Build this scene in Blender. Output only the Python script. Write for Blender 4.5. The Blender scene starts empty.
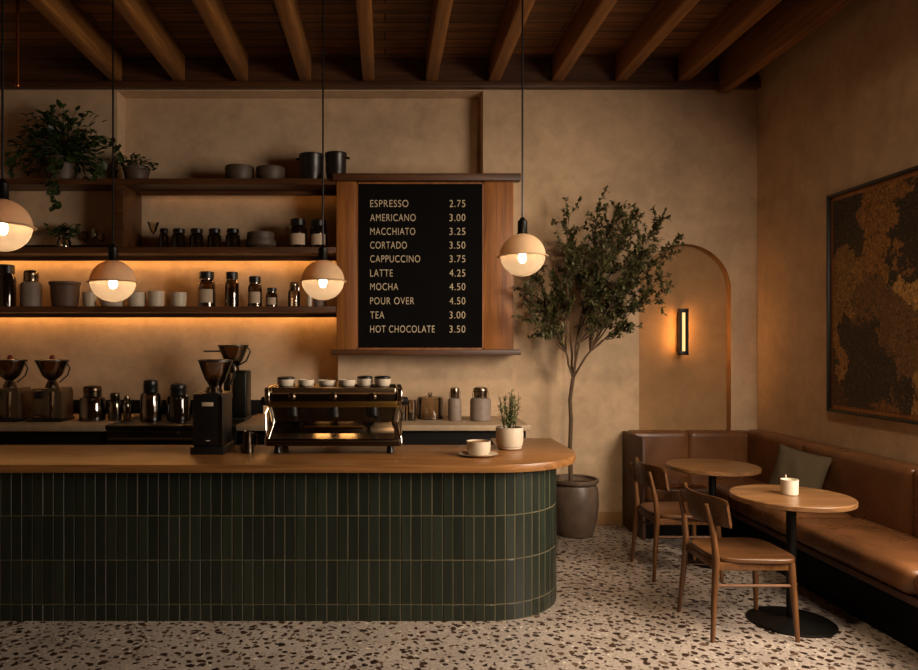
import bpy, bmesh, math, random
from mathutils import Vector, Matrix
R = math.radians
C = bpy.context.scene.collection
F, CX, CY, CAMZ = 720.0, 385.0, 345.0, 1.62
def X(px, Y): return (px-CX)/F*Y
def Z(py, Y): return CAMZ-(py-CY)/F*Y
def P(px, py, Y): return Vector((X(px, Y), Y, Z(py, Y)))

# ------------------------------------------------------------------ materials
def lin(c):
    if isinstance(c, str):
        c = [int(c[i:i+2], 16)/255 for i in (0, 2, 4)]
    return [((v+.055)/1.055)**2.4 if v > .04045 else v/12.92 for v in c[:3]]+[1]
class NT:
    def __init__(s, name):
        s.m = bpy.data.materials.new(name); s.m.use_nodes = True
        s.t = s.m.node_tree; s.b = s.t.nodes['Principled BSDF']; s.out = s.t.nodes['Material Output']
    def n(s, typ, **kw):
        nd = s.t.nodes.new(typ)
        for k, v in kw.items():
            if k in nd.inputs: nd.inputs[k].default_value = v
            else: setattr(nd, k, v)
        return nd
    def l(s, a, b): s.t.links.new(a, b)
    def coord(s, scale=(1, 1, 1), rot=(0, 0, 0)):
        tc = s.n('ShaderNodeTexCoord'); mp = s.n('ShaderNodeMapping')
        mp.inputs['Scale'].default_value = scale; mp.inputs['Rotation'].default_value = rot
        s.l(tc.outputs['Object'], mp.inputs['Vector']); return mp.outputs['Vector']
    def noise(s, vec, scale, detail=4, rough=.55, dist=0):
        nd = s.n('ShaderNodeTexNoise'); nd.inputs['Scale'].default_value = scale
        nd.inputs['Detail'].default_value = detail; nd.inputs['Roughness'].default_value = rough
        nd.inputs['Distortion'].default_value = dist
        s.l(vec, nd.inputs['Vector']); return nd.outputs['Fac']
    def ramp(s, fac, stops):
        r = s.n('ShaderNodeValToRGB'); e = r.color_ramp.elements
        while len(e) < len(stops): e.new(.5)
        for i, (p, c) in enumerate(stops):
            e[i].position = p; e[i].color = lin(c)
        s.l(fac, r.inputs['Fac']); return r.outputs['Color']
    def mix(s, fac, a, b, mode='MIX'):
        m = s.n('ShaderNodeMix'); m.data_type = 'RGBA'; m.blend_type = mode
        for v, i in ((fac, 0), (a, 6), (b, 7)):
            if hasattr(v, 'is_linked'): s.l(v, m.inputs[i])
            else: m.inputs[i].default_value = v
        return m.outputs[2]
    def bump(s, h, strength=.2, dist=.01):
        b = s.n('ShaderNodeBump'); b.inputs['Strength'].default_value = strength; b.inputs['Distance'].default_value = dist
        s.l(h, b.inputs['Height']); s.l(b.outputs['Normal'], s.b.inputs['Normal'])
    def base(s, c):
        if hasattr(c, 'is_linked'): s.l(c, s.b.inputs['Base Color'])
        else: s.b.inputs['Base Color'].default_value = lin(c)
    def set(s, **kw):
        for k, v in kw.items():
            s.b.inputs[k].default_value = v
        return s
def plain(name, col, rough=.5, metal=0, var=.12, scale=8, bump=0, **kw):
    t = NT(name); v = t.coord(); f = t.noise(v, scale, 4)
    c = lin(col)
    dk = [x*(1-var*2) for x in c[:3]]+[1]; lt = [min(1, x*(1+var*2)) for x in c[:3]]+[1]
    t.base(t.mix(f, dk, lt)); t.set(Roughness=rough, Metallic=metal)
    for k, x in kw.items(): t.b.inputs[k.replace('_', ' ')].default_value = x
    if bump: t.bump(f, bump, .005)
    return t.m
def wood(name, dark, light, axis=0, rough=.45, freq=28, bump=.15, spec=.5):
    t = NT(name); sc = [freq, freq, freq]; sc[axis] = freq*.06
    v = t.coord(sc); f = t.noise(v, 1.0, 6, .62, .8)
    v2 = t.coord([2.2 if i != axis else .5 for i in range(3)]); g = t.noise(v2, 1.2, 2)
    c = t.ramp(f, [(.3, dark), (.72, light)])
    c2 = t.mix(t.ramp(g, [(.3, '6a6a6a'), (.7, 'ffffff')]), (0, 0, 0, 1), c, 'MIX')
    m = t.mix(.5, c, t.mix(1.0, c, t.ramp(g, [(.3, '909090'), (.7, 'ffffff')]), 'MULTIPLY'))
    t.base(m); t.set(Roughness=rough); t.b.inputs['Specular IOR Level'].default_value = spec
    t.bump(f, bump, .004); return t.m
def plaster(name, col, amt=.16):
    t = NT(name); v = t.coord(); a = t.noise(v, 1.3, 5, .6, .6); b = t.noise(v, 7, 6, .65, .4); d = t.noise(v, 60, 3)
    c = lin(col)
    dk = [x*(1-amt*1.6) for x in c[:3]]+[1]; lt = [min(1, x*(1+amt)) for x in c[:3]]+[1]
    f = t.mix(.45, a, b); f = t.ramp(f, [(.35, '000000'), (.68, 'ffffff')])
    t.base(t.mix(f, dk, lt)); t.set(Roughness=.85); t.b.inputs['Specular IOR Level'].default_value = .25
    t.bump(t.mix(.5, b, d), .22, .012); return t.m
def emit(name, col, strength):
    t = NT(name); e = t.n('ShaderNodeEmission'); e.inputs['Color'].default_value = lin(col); e.inputs['Strength'].default_value = strength
    t.l(e.outputs[0], t.out.inputs['Surface']); return t.m
def glass(name, col='ffffff', rough=.03, alpha=.8):
    # thin vessel glass: mostly clear with glossy reflections
    t = NT(name); tr = t.n('ShaderNodeBsdfTransparent'); tr.inputs['Color'].default_value = lin(col)
    gl = t.n('ShaderNodeBsdfGlossy'); gl.inputs['Roughness'].default_value = rough
    fr = t.n('ShaderNodeFresnel'); fr.inputs['IOR'].default_value = 1.45
    ad = t.n('ShaderNodeMath'); ad.operation = 'MULTIPLY_ADD'; ad.inputs[1].default_value = 1.0; ad.inputs[2].default_value = 1-alpha-.14
    t.l(fr.outputs[0], ad.inputs[0])
    mx = t.n('ShaderNodeMixShader'); t.l(ad.outputs[0], mx.inputs[0]); t.l(tr.outputs[0], mx.inputs[1]); t.l(gl.outputs[0], mx.inputs[2])
    t.l(mx.outputs[0], t.out.inputs['Surface']); return t.m
def shade_glass(name, trans_col, dif, clear, blur=0):
    # frosted lamp glass: scatters the bulb's light, passes some of it blurred and a little straight through
    t = NT(name)
    tl = t.n('ShaderNodeBsdfTranslucent'); tl.inputs['Color'].default_value = trans_col
    df = t.n('ShaderNodeBsdfDiffuse'); df.inputs['Color'].default_value = dif
    tp = t.n('ShaderNodeBsdfTransparent')
    a = t.n('ShaderNodeAddShader'); t.l(tl.outputs[0], a.inputs[0]); t.l(df.outputs[0], a.inputs[1])
    res = a.outputs[0]
    if blur:
        rf = t.n('ShaderNodeBsdfRefraction'); rf.inputs['Roughness'].default_value = .3; rf.inputs['IOR'].default_value = 1.12
        m = t.n('ShaderNodeMixShader'); m.inputs[0].default_value = blur; t.l(res, m.inputs[1]); t.l(rf.outputs[0], m.inputs[2]); res = m.outputs[0]
    m = t.n('ShaderNodeMixShader'); m.inputs[0].default_value = clear
    t.l(res, m.inputs[1]); t.l(tp.outputs[0], m.inputs[2])
    t.l(m.outputs[0], t.out.inputs['Surface']); return t.m

M = {}
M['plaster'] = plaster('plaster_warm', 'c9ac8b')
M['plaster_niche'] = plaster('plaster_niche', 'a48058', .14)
M['oak'] = wood('counter_oak', '704927', 'aa7642', 0, .34, 24, .06)
M['shelf'] = wood('shelf_walnut', '3a2110', '6d4424', 0, .4, 26)
M['post'] = wood('board_timber', '77451c', 'b27031', 2, .5, 24)
M['frame'] = wood('trim_walnut', '3c2312', '6a4122', 0, .5, 24)
M['beam'] = wood('beam_timber', '66401c', 'b4793a', 1, .6, 20)
M['chairwood'] = wood('chair_walnut', '4d2f18', '7e532d', 2, .33, 40, .05)
M['seatwood'] = wood('seat_walnut', '482b16', '764d29', 0, .33, 36, .05)
M['tabletop'] = wood('table_oak', '5f4026', '966c42', 0, .32, 26, .05)
M['black'] = plain('black_enamel', '0d0c0b', .38, 0, .1, 20)
M['blackmetal'] = plain('black_steel', '14130f', .4, .6, .1, 20)
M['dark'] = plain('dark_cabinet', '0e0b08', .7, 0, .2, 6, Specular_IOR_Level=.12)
M['steel'] = plain('brushed_steel', '8d7f6c', .24, 1, .08, 30)
M['chrome'] = plain('chrome', 'd6cfc2', .1, 1, .03, 10)
M['satin'] = plain('satin_steel', 'c4ad8c', .26, 1, .06, 30)
M['darksteel'] = plain('dark_steel', '55493b', .26, 1, .1, 20)
M['greysteel'] = plain('grinder_steel', '6b5a45', .42, .7, .1, 14)
M['ceramic'] = plain('cream_ceramic', 'c6b6a0', .45, 0, .08, 16)
M['stone_top'] = plain('stone_worktop', 'a58d70', .6, 0, .14, 22, .1)
M['grey_ceramic'] = plain('grey_ceramic', '85766a', .6, 0, .14, 22, .1)
M['stone_ceramic'] = plain('stoneware', '4c3d31', .55, 0, .2, 18, .1)
M['bronze_pot'] = plain('glazed_brown_pot', '605043', .4, 0, .35, 9, .3)
M['dark_pot'] = plain('dark_pot', '1c1613', .35, 0, .2, 10)
M['clay_pot'] = plain('clay_pot', '5a4232', .6, 0, .2, 10, .1)
M['soil'] = plain('soil', '21170f', .95, 0, .3, 40, .4)
M['bark'] = plain('bark', '54402c', .8, 0, .3, 30, .3)
M['leaf_tree'] = plain('tree_leaf', '484826', .5, 0, .35, 9)
M['leaf_dark'] = plain('dark_leaf', '31401c', .42, 0, .3, 9)
M['leaf_herb'] = plain('herb_leaf', '5d6a3c', .6, 0, .25, 12)
M['beans'] = plain('coffee_beans', '1c110a', .5, 0, .5, 90, .6)
M['tea'] = plain('dried_tea', '46301c', .8, 0, .5, 80, .5)
M['label'] = plain('paper_label', 'b59f86', .8, 0, .08, 20)
M['amber'] = plain('dark_amber_glass', '170d06', .06, 0, .1, 8, IOR=1.65)
M['glass'] = glass('clear_glass', 'f6efe4')
M['smoke'] = glass('smoked_glass', 'd6c6b0', .05, .74)
M['candle'] = plain('wax', 'e3d8c4', .6, 0, .04, 10)
M['cup_silver'] = plain('frosted_cup', 'c9bba6', .4, 0, .12, 30)
M['coffee'] = plain('latte_foam', 'a97c4c', .5, 0, .4, 45)
M['pillow'] = plain('olive_linen', '4a3d27', .95, 0, .18, 90, .3)
M['leather_dark'] = plain('leather_welt', '46291a', .6, 0, .15, 20)
M['copper'] = plain('copper', '9a5a2c', .35, 1, .08, 12)
M['brass'] = plain('brass', 'a5803f', .3, 1, .08, 12)
M['red'] = plain('red_knob', '701c10', .4, 0, .1, 10)
M['boardblack'] = plain('blackboard', '0a0807', .9, 0, .25, 5, Specular_IOR_Level=.1)
M['letter'] = plain('letter_cream', 'cdbb9c', .8, 0, .06, 30)
M['grout'] = plain('grout', '575038', .9, 0, .15, 20)
M['bulb'] = emit('bulb', 'ffd9aa', 330)
M['led'] = emit('led_strip', 'ffb868', 30)
M['led_soft'] = emit('led_strip_soft', 'ffac55', 2.4)
M['tube'] = emit('sconce_tube', 'ffcb84', 1.5)
M['panel_fill'] = emit('machine_panel_fill', 'ffc785', 8)  # added emitter that makes the glow on the machine's front panel
M['backlight'] = emit('sconce_backlight', 'ffb468', 34)
M['bowl'] = shade_glass('frosted_bowl', (.034, .034, .034, 1), (.25, .2, .14, 1), .02, .26)
M['dome'] = shade_glass('amber_dome', (.10, .062, .031, 1), (.5, .36, .22, 1), 0.0)

t = NT('leather'); v = t.coord(); a = t.noise(v, 3, 5, .6, .5); b = t.noise(v, 140, 3)
t.base(t.ramp(a, [(.3, '57371f'), (.7, '754c2d')])); t.set(Roughness=.5); t.b.inputs['Specular IOR Level'].default_value = .35; t.bump(b, .12, .004)
t.t.links.new(t.ramp(t.noise(v, 6, 4), [(.3, '858585'), (.7, 'a8a8a8')]), t.b.inputs['Roughness']); M['leather'] = t.m

# green glazed tile, tone varies tile by tile
t = NT('green_tile'); g = t.n('ShaderNodeNewGeometry'); v = t.coord((30, 30, 3)); f = t.noise(v, 1, 4)
c = t.ramp(g.outputs['Random Per Island'], [(0, '1d231b'), (.5, '232920'), (1, '2b3227')])
t.base(t.mix(t.ramp(f, [(.35, '000000'), (.7, 'ffffff')]), t.mix(1, c, (.72, .72, .72, 1), 'MULTIPLY'), c))
t.set(Roughness=.3); t.bump(t.noise(t.coord((12, 12, 5)), 1, 2), .12, .01); M['tile'] = t.m

# terrazzo
t = NT('terrazzo'); tc = t.coord()
nz = t.n('ShaderNodeTexNoise'); nz.inputs['Scale'].default_value = 16; nz.inputs['Detail'].default_value = 2; t.l(tc, nz.inputs['Vector'])
sub = t.n('ShaderNodeVectorMath'); sub.operation = 'MULTIPLY_ADD'; t.l(nz.outputs['Color'], sub.inputs[0]); sub.inputs[1].default_value = (.055, .055, 0); t.l(tc, sub.inputs[2])
col = None
basec = t.ramp(t.noise(tc, 2.5, 5, .6), [(.3, '93877c'), (.7, 'b1a497')])
basec = t.mix(t.ramp(t.noise(tc, 55, 3), [(.42, '000000'), (.62, 'ffffff')]), basec, t.mix(1, basec, (.74, .72, .7, 1), 'MULTIPLY'))
def chips(colr, scale, rmin, rmax, keep, ramp_stops, rotz, squash):
    mp = t.n('ShaderNodeMapping'); mp.inputs['Rotation'].default_value = (0, 0, rotz); mp.inputs['Scale'].default_value = (squash, 1, 0.0)
    t.l(sub.outputs[0], mp.inputs['Vector'])
    vo = t.n('ShaderNodeTexVoronoi'); vo.voronoi_dimensions = '2D'; vo.inputs['Scale'].default_value = scale; vo.inputs['Randomness'].default_value = .85
    t.l(mp.outputs[0], vo.inputs['Vector'])
    sp = t.n('ShaderNodeSeparateColor'); t.l(vo.outputs['Color'], sp.inputs[0])
    mr = t.n('ShaderNodeMapRange'); t.l(sp.outputs[0], mr.inputs[0]); mr.inputs[3].default_value = rmin; mr.inputs[4].default_value = rmax
    lt = t.n('ShaderNodeMath'); lt.operation = 'LESS_THAN'; t.l(vo.outputs['Distance'], lt.inputs[0]); t.l(mr.outputs[0], lt.inputs[1])
    kp = t.n('ShaderNodeMath'); kp.operation = 'LESS_THAN'; t.l(sp.outputs[1], kp.inputs[0]); kp.inputs[1].default_value = keep
    mu = t.n('ShaderNodeMath'); mu.operation = 'MULTIPLY'; t.l(lt.outputs[0], mu.inputs[0]); t.l(kp.outputs[0], mu.inputs[1])
    cc = t.ramp(sp.outputs[2], ramp_stops)
    return t.mix(mu.outputs[0], colr, cc)
basec = chips(basec, 30, .12, .30, .45, [(0, '4a3a2c'), (.5, '756452'), (.8, 'c4b6a2'), (1, 'd2c5b2')], .9, 1.3)
basec = chips(basec, 16.5, .17, .34, .8, [(0, '1c120d'), (.45, '3a261a'), (.8, '2a1d16'), (1, '5e4633')], -.3, 1.0)
basec = chips(basec, 22, .1, .27, .5, [(0, '19110d'), (.6, '35241a'), (1, '4d3a2c')], .5, 1.1)
t.base(basec); t.set(Roughness=.42); M['terrazzo'] = t.m

# ceiling boards across the room
t = NT('ceiling_boards'); v = t.coord((1.2, 22, 22)); f = t.noise(v, 1, 6, .6, .6)
tc = t.n('ShaderNodeTexCoord'); br = t.n('ShaderNodeTexBrick'); br.offset = .37
br.inputs['Scale'].default_value = 1; br.inputs['Mortar Size'].default_value = .006; br.inputs['Brick Width'].default_value = 2.3; br.inputs['Row Height'].default_value = .16
br.inputs['Color1'].default_value = lin('a87240'); br.inputs['Color2'].default_value = lin('7c5630'); br.inputs['Mortar'].default_value = lin('120a05')
t.l(tc.outputs['Object'], br.inputs['Vector'])
t.base(t.mix(1, br.outputs['Color'], t.ramp(f, [(.3, '7a7a7a'), (.7, 'ffffff')]), 'MULTIPLY')); t.set(Roughness=.65); t.bump(f, .2, .006); M['ceil'] = t.m

# abstract painting, thick paint in browns and near-blacks
t = NT('abstract_paint'); v = t.coord()
w = t.n('ShaderNodeTexNoise'); w.inputs['Scale'].default_value = 1.6; w.inputs['Detail'].default_value = 6; w.inputs['Roughness'].default_value = .72; t.l(v, w.inputs['Vector'])
vm = t.n('ShaderNodeVectorMath'); vm.operation = 'MULTIPLY_ADD'; t.l(w.outputs['Color'], vm.inputs[0]); vm.inputs[1].default_value = (.9, .9, .9); t.l(v, vm.inputs[2])
vo = t.n('ShaderNodeTexVoronoi'); vo.inputs['Scale'].default_value = 2.1; t.l(vm.outputs[0], vo.inputs['Vector'])
sp = t.n('ShaderNodeSeparateColor'); t.l(vo.outputs['Color'], sp.inputs[0])
pc = t.ramp(sp.outputs[0], [(0, '251d14'), (.3, '352818'), (.42, '9a6530'), (.62, 'b58d4f'), (.8, '6e502d'), (1, 'cda264')])
st = t.noise(v, 22, 8, .75, 2.2); st2 = t.noise(v, 60, 5, .7, 1.5)
pc = t.mix(1, pc, t.ramp(st, [(.36, '1e1a17'), (.5, 'c4b8a4'), (.6, 'fff2dc')]), 'MULTIPLY')
pc = t.mix(t.ramp(st2, [(.55, '000000'), (.68, 'a0a0a0')]), pc, lin('c89a5c'))
t.base(pc); t.set(Roughness=.6); t.bump(t.mix(.5, st, st2), .5, .012); M['paint'] = t.m

# ------------------------------------------------------------------ mesh helpers
class MB:
    def __init__(s): s.bm = bmesh.new()
    def _add(s, tb):
        me = bpy.data.meshes.new('tmp'); tb.to_mesh(me); tb.free(); s.bm.from_mesh(me); bpy.data.meshes.remove(me); return s
    def box(s, x0, x1, y0, y1, z0, z1, bev=0, seg=2, rot=None, pivot=None):
        tb = bmesh.new(); bmesh.ops.create_cube(tb, size=1)
        for v in tb.verts:
            v.co = Vector((x0+(v.co.x+.5)*(x1-x0), y0+(v.co.y+.5)*(y1-y0), z0+(v.co.z+.5)*(z1-z0)))
        if bev: bmesh.ops.bevel(tb, geom=tb.edges[:], offset=bev, segments=seg, profile=.5, affect='EDGES')
        if rot is not None:
            pv = Vector(pivot) if pivot else Vector(((x0+x1)/2, (y0+y1)/2, (z0+z1)/2))
            bmesh.ops.rotate(tb, verts=tb.verts, cent=pv, matrix=rot)
        return s._add(tb)
    def lathe(s, prof, c=(0, 0, 0), seg=28, rot=None, closed=False):
        tb = bmesh.new(); rings = []
        for r, z in prof:
            if r < 1e-6: rings.append([tb.verts.new((0, 0, z))])
            else: rings.append([tb.verts.new((r*math.cos(2*math.pi*i/seg), r*math.sin(2*math.pi*i/seg), z)) for i in range(seg)])
        pr = list(zip(rings, rings[1:])) + ([(rings[-1], rings[0])] if closed else [])
        for a, b in pr:
            for i in range(seg):
                j = (i+1) % seg
                if len(a) == 1 and len(b) == 1: continue
                if len(a) == 1: tb.faces.new((a[0], b[j], b[i]))
                elif len(b) == 1: tb.faces.new((a[i], a[j], b[0]))
                else: tb.faces.new((a[i], a[j], b[j], b[i]))
        if rot is not None: bmesh.ops.rotate(tb, verts=tb.verts, cent=(0, 0, 0), matrix=rot)
        bmesh.ops.translate(tb, verts=tb.verts, vec=Vector(c))
        bmesh.ops.recalc_face_normals(tb, faces=tb.faces[:])
        return s._add(tb)
    def tube(s, pts, rad, seg=8, cap=True):
        pts = [Vector(p) for p in pts]
        if not isinstance(rad, (list, tuple)): rad = [rad]*len(pts)
        tb = bmesh.new(); rings = []; up = None
        for i, p in enumerate(pts):
            d = (pts[min(i+1, len(pts)-1)]-pts[max(i-1, 0)]).normalized()
            if up is None:
                up = Vector((0, 0, 1)) if abs(d.z) < .9 else Vector((1, 0, 0))
            a = d.cross(up)
            if a.length < 1e-4: a = d.cross(Vector((0, 1, 0)))
            a.normalize(); b = a.cross(d).normalized(); up = b
            rings.append([tb.verts.new(p+(a*math.cos(2*math.pi*k/seg)+b*math.sin(2*math.pi*k/seg))*rad[i]) for k in range(seg)])
        for A, B in zip(rings, rings[1:]):
            for k in range(seg): tb.faces.new((A[k], A[(k+1) % seg], B[(k+1) % seg], B[k]))
        if cap: tb.faces.new(rings[0][::-1]); tb.faces.new(rings[-1])
        bmesh.ops.recalc_face_normals(tb, faces=tb.faces[:])
        return s._add(tb)
    def prism(s, poly, z0, z1, bev=0, seg=2, axis='z'):
        tb = bmesh.new()
        def mk(u, w, h):
            return {'z': (u, w, h), 'x': (h, u, w), 'y': (u, h, w)}[axis]
        a = [tb.verts.new(mk(u, w, z0)) for u, w in poly]; b = [tb.verts.new(mk(u, w, z1)) for u, w in poly]
        n = len(poly); caps = [tb.faces.new(a[::-1]), tb.faces.new(b)]
        for i in range(n): tb.faces.new((a[i], a[(i+1) % n], b[(i+1) % n], b[i]))
        bmesh.ops.recalc_face_normals(tb, faces=tb.faces[:])
        if bev:
            ed = list({e for f in caps for e in f.edges}); bmesh.ops.bevel(tb, geom=ed, offset=bev, segments=seg, profile=.5, affect='EDGES')
        return s._add(tb)
    def face(s, pts):
        s.bm.faces.new([s.bm.verts.new(p) for p in pts]); return s
    def soft(s, x0, x1, y0, y1, z0, z1, r=.04, puff=.012, n=12):
        tb = bmesh.new(); bmesh.ops.create_cube(tb, size=2)
        bmesh.ops.subdivide_edges(tb, edges=tb.edges[:], cuts=n, use_grid_fill=True)
        h = Vector(((x1-x0)/2, (y1-y0)/2, (z1-z0)/2)); c = Vector(((x0+x1)/2, (y0+y1)/2, (z0+z1)/2)); r = min(r, min(h)*.98)
        for v in tb.verts:
            u = v.co.copy(); sg = [math.copysign(abs(k)**.62, k) for k in u]
            p = Vector((sg[0]*h.x, sg[1]*h.y, sg[2]*h.z))
            inn = Vector([max(-h[i]+r, min(h[i]-r, p[i])) for i in range(3)]); d = p-inn
            if d.length > 1e-9: p = inn+d.normalized()*r
            ax = max(range(3), key=lambda i: abs(u[i])); o = [i for i in range(3) if i != ax]
            p[ax] += math.copysign(puff*(1-u[o[0]]**2)*(1-u[o[1]]**2), u[ax])
            v.co = c+p
        return s._add(tb)
    def build(s, name, mat, parent=None, loc=(0, 0, 0), smooth=True, ang=35):
        me = bpy.data.meshes.new(name); s.bm.to_mesh(me); s.bm.free()
        if smooth:
            me.polygons.foreach_set('use_smooth', [True]*len(me.polygons)); me.set_sharp_from_angle(angle=R(ang))
        for m in (mat if isinstance(mat, list) else [mat]): me.materials.append(m)
        o = bpy.data.objects.new(name, me); C.objects.link(o); o.location = loc
        if parent is not None: o.parent = parent
        return o
def tag(o, label, cat, group=None, kind=None):
    o['label'] = label; o['category'] = cat
    if group: o['group'] = group
    if kind: o['kind'] = kind
    return o
def empty(name, loc, label, cat, group=None, rz=0):
    o = bpy.data.objects.new(name, None); C.objects.link(o); o.location = loc; o.rotation_euler.z = rz
    o.empty_display_size = .05
    return tag(o, label, cat, group)
def struct(o, label=None, cat=None):
    o['kind'] = 'structure'
    if label: o['label'] = label
    if cat: o['category'] = cat
    return o
def dup(root, loc, label, group=None, rz=None):
    r = root.copy(); C.objects.link(r); r.location = loc; r['label'] = label
    if group: r['group'] = group
    if rz is not None: r.rotation_euler.z = rz
    for ch in list(root.children):
        c = ch.copy(); C.objects.link(c); c.parent = r
        for g in list(ch.children):
            d = g.copy(); C.objects.link(d); d.parent = c
    return r

# ------------------------------------------------------------------ room
YW, YR = 6.48, 6.68           # wall plane, back of the shelf recess
XR, XL, YF, ZC = 3.35, -4.6, -1.6, 4.2
struct(MB().face([(XL, YF, 0), (XR, YF, 0), (XR, YR+.1, 0), (XL, YR+.1, 0)]).build('floor', M['terrazzo'], smooth=False), 'terrazzo floor with dark brown stone chips', 'floor')
struct(MB().box(XL-.1, XR+.1, YF-.1, YR+.1, ZC, ZC+.06).build('ceiling', M['ceil'], smooth=False), 'dark board ceiling above the beams', 'ceiling')
xrec = X(483, YW)             # right end of recess
xarl, xarr = X(639, YW), X(731, YW); arR = (xarr-xarl)/2; arc = (xarl+xarr)/2; zs = Z(244, YW)-arR; zb = .80; ND = .085
w = MB()
def q(a, b, c, d): w.face([a, b, c, d])
q((xrec, YW, 0), (xarl, YW, 0), (xarl, YW, ZC), (xrec, YW, ZC))
q((xarr, YW, 0), (XR, YW, 0), (XR, YW, ZC), (xarr, YW, ZC))
q((xarl, YW, 0), (xarr, YW, 0), (xarr, YW, zb), (xarl, YW, zb))
N = 32; arcp = [(arc-arR*math.cos(math.pi*i/N), zs+arR*math.sin(math.pi*i/N)) for i in range(N+1)]
for (x0, z0), (x1, z1) in zip(arcp, arcp[1:]): q((x0, YW, z0), (x1, YW, z1), (x1, YW, ZC), (x0, YW, ZC))
outl = [(xarl, zb)]+arcp+[(xarr, zb)]
# recess: back, right jamb, soffit, left block
q((XL, YR, 0), (xrec, YR, 0), (xrec, YR, ZC), (XL, YR, ZC))
q((xrec, YW, 0), (xrec, YR, 0), (xrec, YR, ZC), (xrec, YW, ZC))
zsof = Z(91, YW)
w.box(XL, xrec, YW, YR, zsof, ZC)
w.box(XL, -2.41, YW, YR-.001, 2.52, zsof)
w.box(X(338, 6.44), X(513, 6.44), 6.44, YR-.001, 0, Z(178, 6.44))
wb = struct(w.build('wall_back', M['plaster'], smooth=False), 'plastered back wall with shelf recess and arched niche', 'wall')
w = MB()
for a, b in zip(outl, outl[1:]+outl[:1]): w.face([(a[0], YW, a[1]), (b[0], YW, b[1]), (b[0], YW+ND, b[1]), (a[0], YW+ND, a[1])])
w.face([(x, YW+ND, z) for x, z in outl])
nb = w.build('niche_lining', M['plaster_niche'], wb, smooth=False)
wy0, wy1, wz0, wz1 = 1.7, 4.0, 1.05, 3.1
struct(MB().box(XR, XR+.1, YF, wy0, 0, ZC).box(XR, XR+.1, wy1, YR+.1, 0, ZC).box(XR, XR+.1, wy0, wy1, 0, wz0).box(XR, XR+.1, wy0, wy1, wz1, ZC).build('wall_right', M['plaster'], smooth=False), 'plastered right wall', 'wall')
struct(MB().box(XL-.1, XL, YF, YR+.1, 0, ZC).build('wall_left', M['plaster'], smooth=False), 'plastered left wall', 'wall')
struct(MB().box(XL, XR, YF-.1, YF, 0, ZC).build('wall_front', M['plaster'], smooth=False), 'plastered front wall', 'wall')
fr = MB()
for a in (wy0+.025, (wy0*2+wy1)/3, (wy0+2*wy1)/3, wy1-.025): fr.box(XR+.02, XR+.08, a-.025, a+.025, wz0, wz1)
fr.box(XR+.02, XR+.08, wy0, wy1, wz0, wz0+.05).box(XR+.02, XR+.08, wy0, wy1, wz1-.05, wz1)
struct(fr.build('window_1', M['blackmetal'], smooth=False), 'street window in the right wall', 'window')
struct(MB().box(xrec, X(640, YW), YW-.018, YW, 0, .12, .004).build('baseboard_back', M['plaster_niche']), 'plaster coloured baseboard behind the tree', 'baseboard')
struct(MB().box(XL, XR, YW-.07, YW, Z(90, YW), Z(83.5, YW), .006).box(XL, XR, YW-.02, YW, Z(83.5, YW), ZC).build('trim_1', M['frame']), 'dark timber wall plate under the beams', 'trim')
struct(MB().box(XL, X(262, 6.6), 6.655, YR, .985, Z(400, 6.65), .004).build('trim_2', M['dark']), 'low dark splash board behind the back counter', 'trim')

# beams
ords = ['', 'second', 'third', 'fourth', 'fifth', 'sixth', 'seventh', 'eighth', 'ninth', 'tenth', 'eleventh']
zbm = Z(84, YW); bm0 = None
xs = [.414+.561*k for k in range(4, -6, -1)]
for i, xb in enumerate(xs):
    lab = 'timber ceiling beam, ' + ('first' if i == 0 else ords[i]) + ' to the left of the wide low edge beam'
    if bm0 is None:
        bm0 = MB().box(-.052, .052, YF, YW-.07, zbm, ZC, .008).build('ceiling_beam', M['beam'], loc=(xb, 0, 0)); tag(bm0, lab, 'beam', 'timber ceiling beams')
    else: dup(bm0, (xb, 0, 0), lab)
tag(MB().box(2.97, 3.06, YF, YW-.07, 3.86, ZC, .008).build('ceiling_beam', M['beam']), 'wide low edge beam of the ceiling beside the right wall', 'beam', 'timber ceiling beams')
pp = Vector((X(17.5, 5.2), 5.2, Z(87, 5.2)))
e = empty('copper_pipe', pp, 'thin copper pipe dropping from ceiling at far left', 'pipe')
MB().tube([(0, 0, .02), (0, 0, ZC-pp.z)], .013, 10).build('pipe', M['copper'], e)
MB().lathe([(0, 0), (.013, 0), (.016, .006), (.016, .022), (.009, .03), (0, .03)], seg=14).build('end_cap', M['copper'], e)

# ------------------------------------------------------------------ shelves
SF, SB = 6.2, 6.668
xend = X(336, 6.2)-.002
def shelf(name, ztop, led, label, ledx):
    e = empty(name, (-2.5, SF, ztop), label, 'shelf', 'timber wall shelves behind the bar')
    yb = SB-SF
    segs = [(XL+2.5, xend+2.5)]
    b = MB()
    if ztop > 2.6:       # top shelf: shallower beside the proud wall block
        b.prism([(XL+2.5, 0), (xend+2.5, 0), (xend+2.5, yb), (-2.408+2.5, yb), (-2.408+2.5, YW-SF-.002), (XL+2.5, YW-SF-.002)], -.05, 0)
    else: b.box(XL+2.5, xend+2.5, 0, yb, -.05, 0, .003)
    bo = b.build('board', M['shelf'], e)
    MB().box(ledx+2.5, xend+2.5, yb-.19, yb-.175, -.085, -.05).build('lip', M['shelf'], e)
    MB().box(ledx+2.52, xend+2.48, yb-.066, yb-.054, -.056, -.0495).build('led_strip', led, e)
    return ztop
z1 = shelf('wall_shelf', Z(178.5, SF), M['led_soft'], 'topmost timber wall shelf, holding the big trailing plant', -2.2)
z2 = shelf('wall_shelf', Z(247, SF), M['led'], 'middle timber wall shelf, holding dark jars and goblets', XL)
z3 = shelf('wall_shelf', Z(306.3, SF), M['led'], 'lowest timber wall shelf, holding cups and glass jars', XL)
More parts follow.
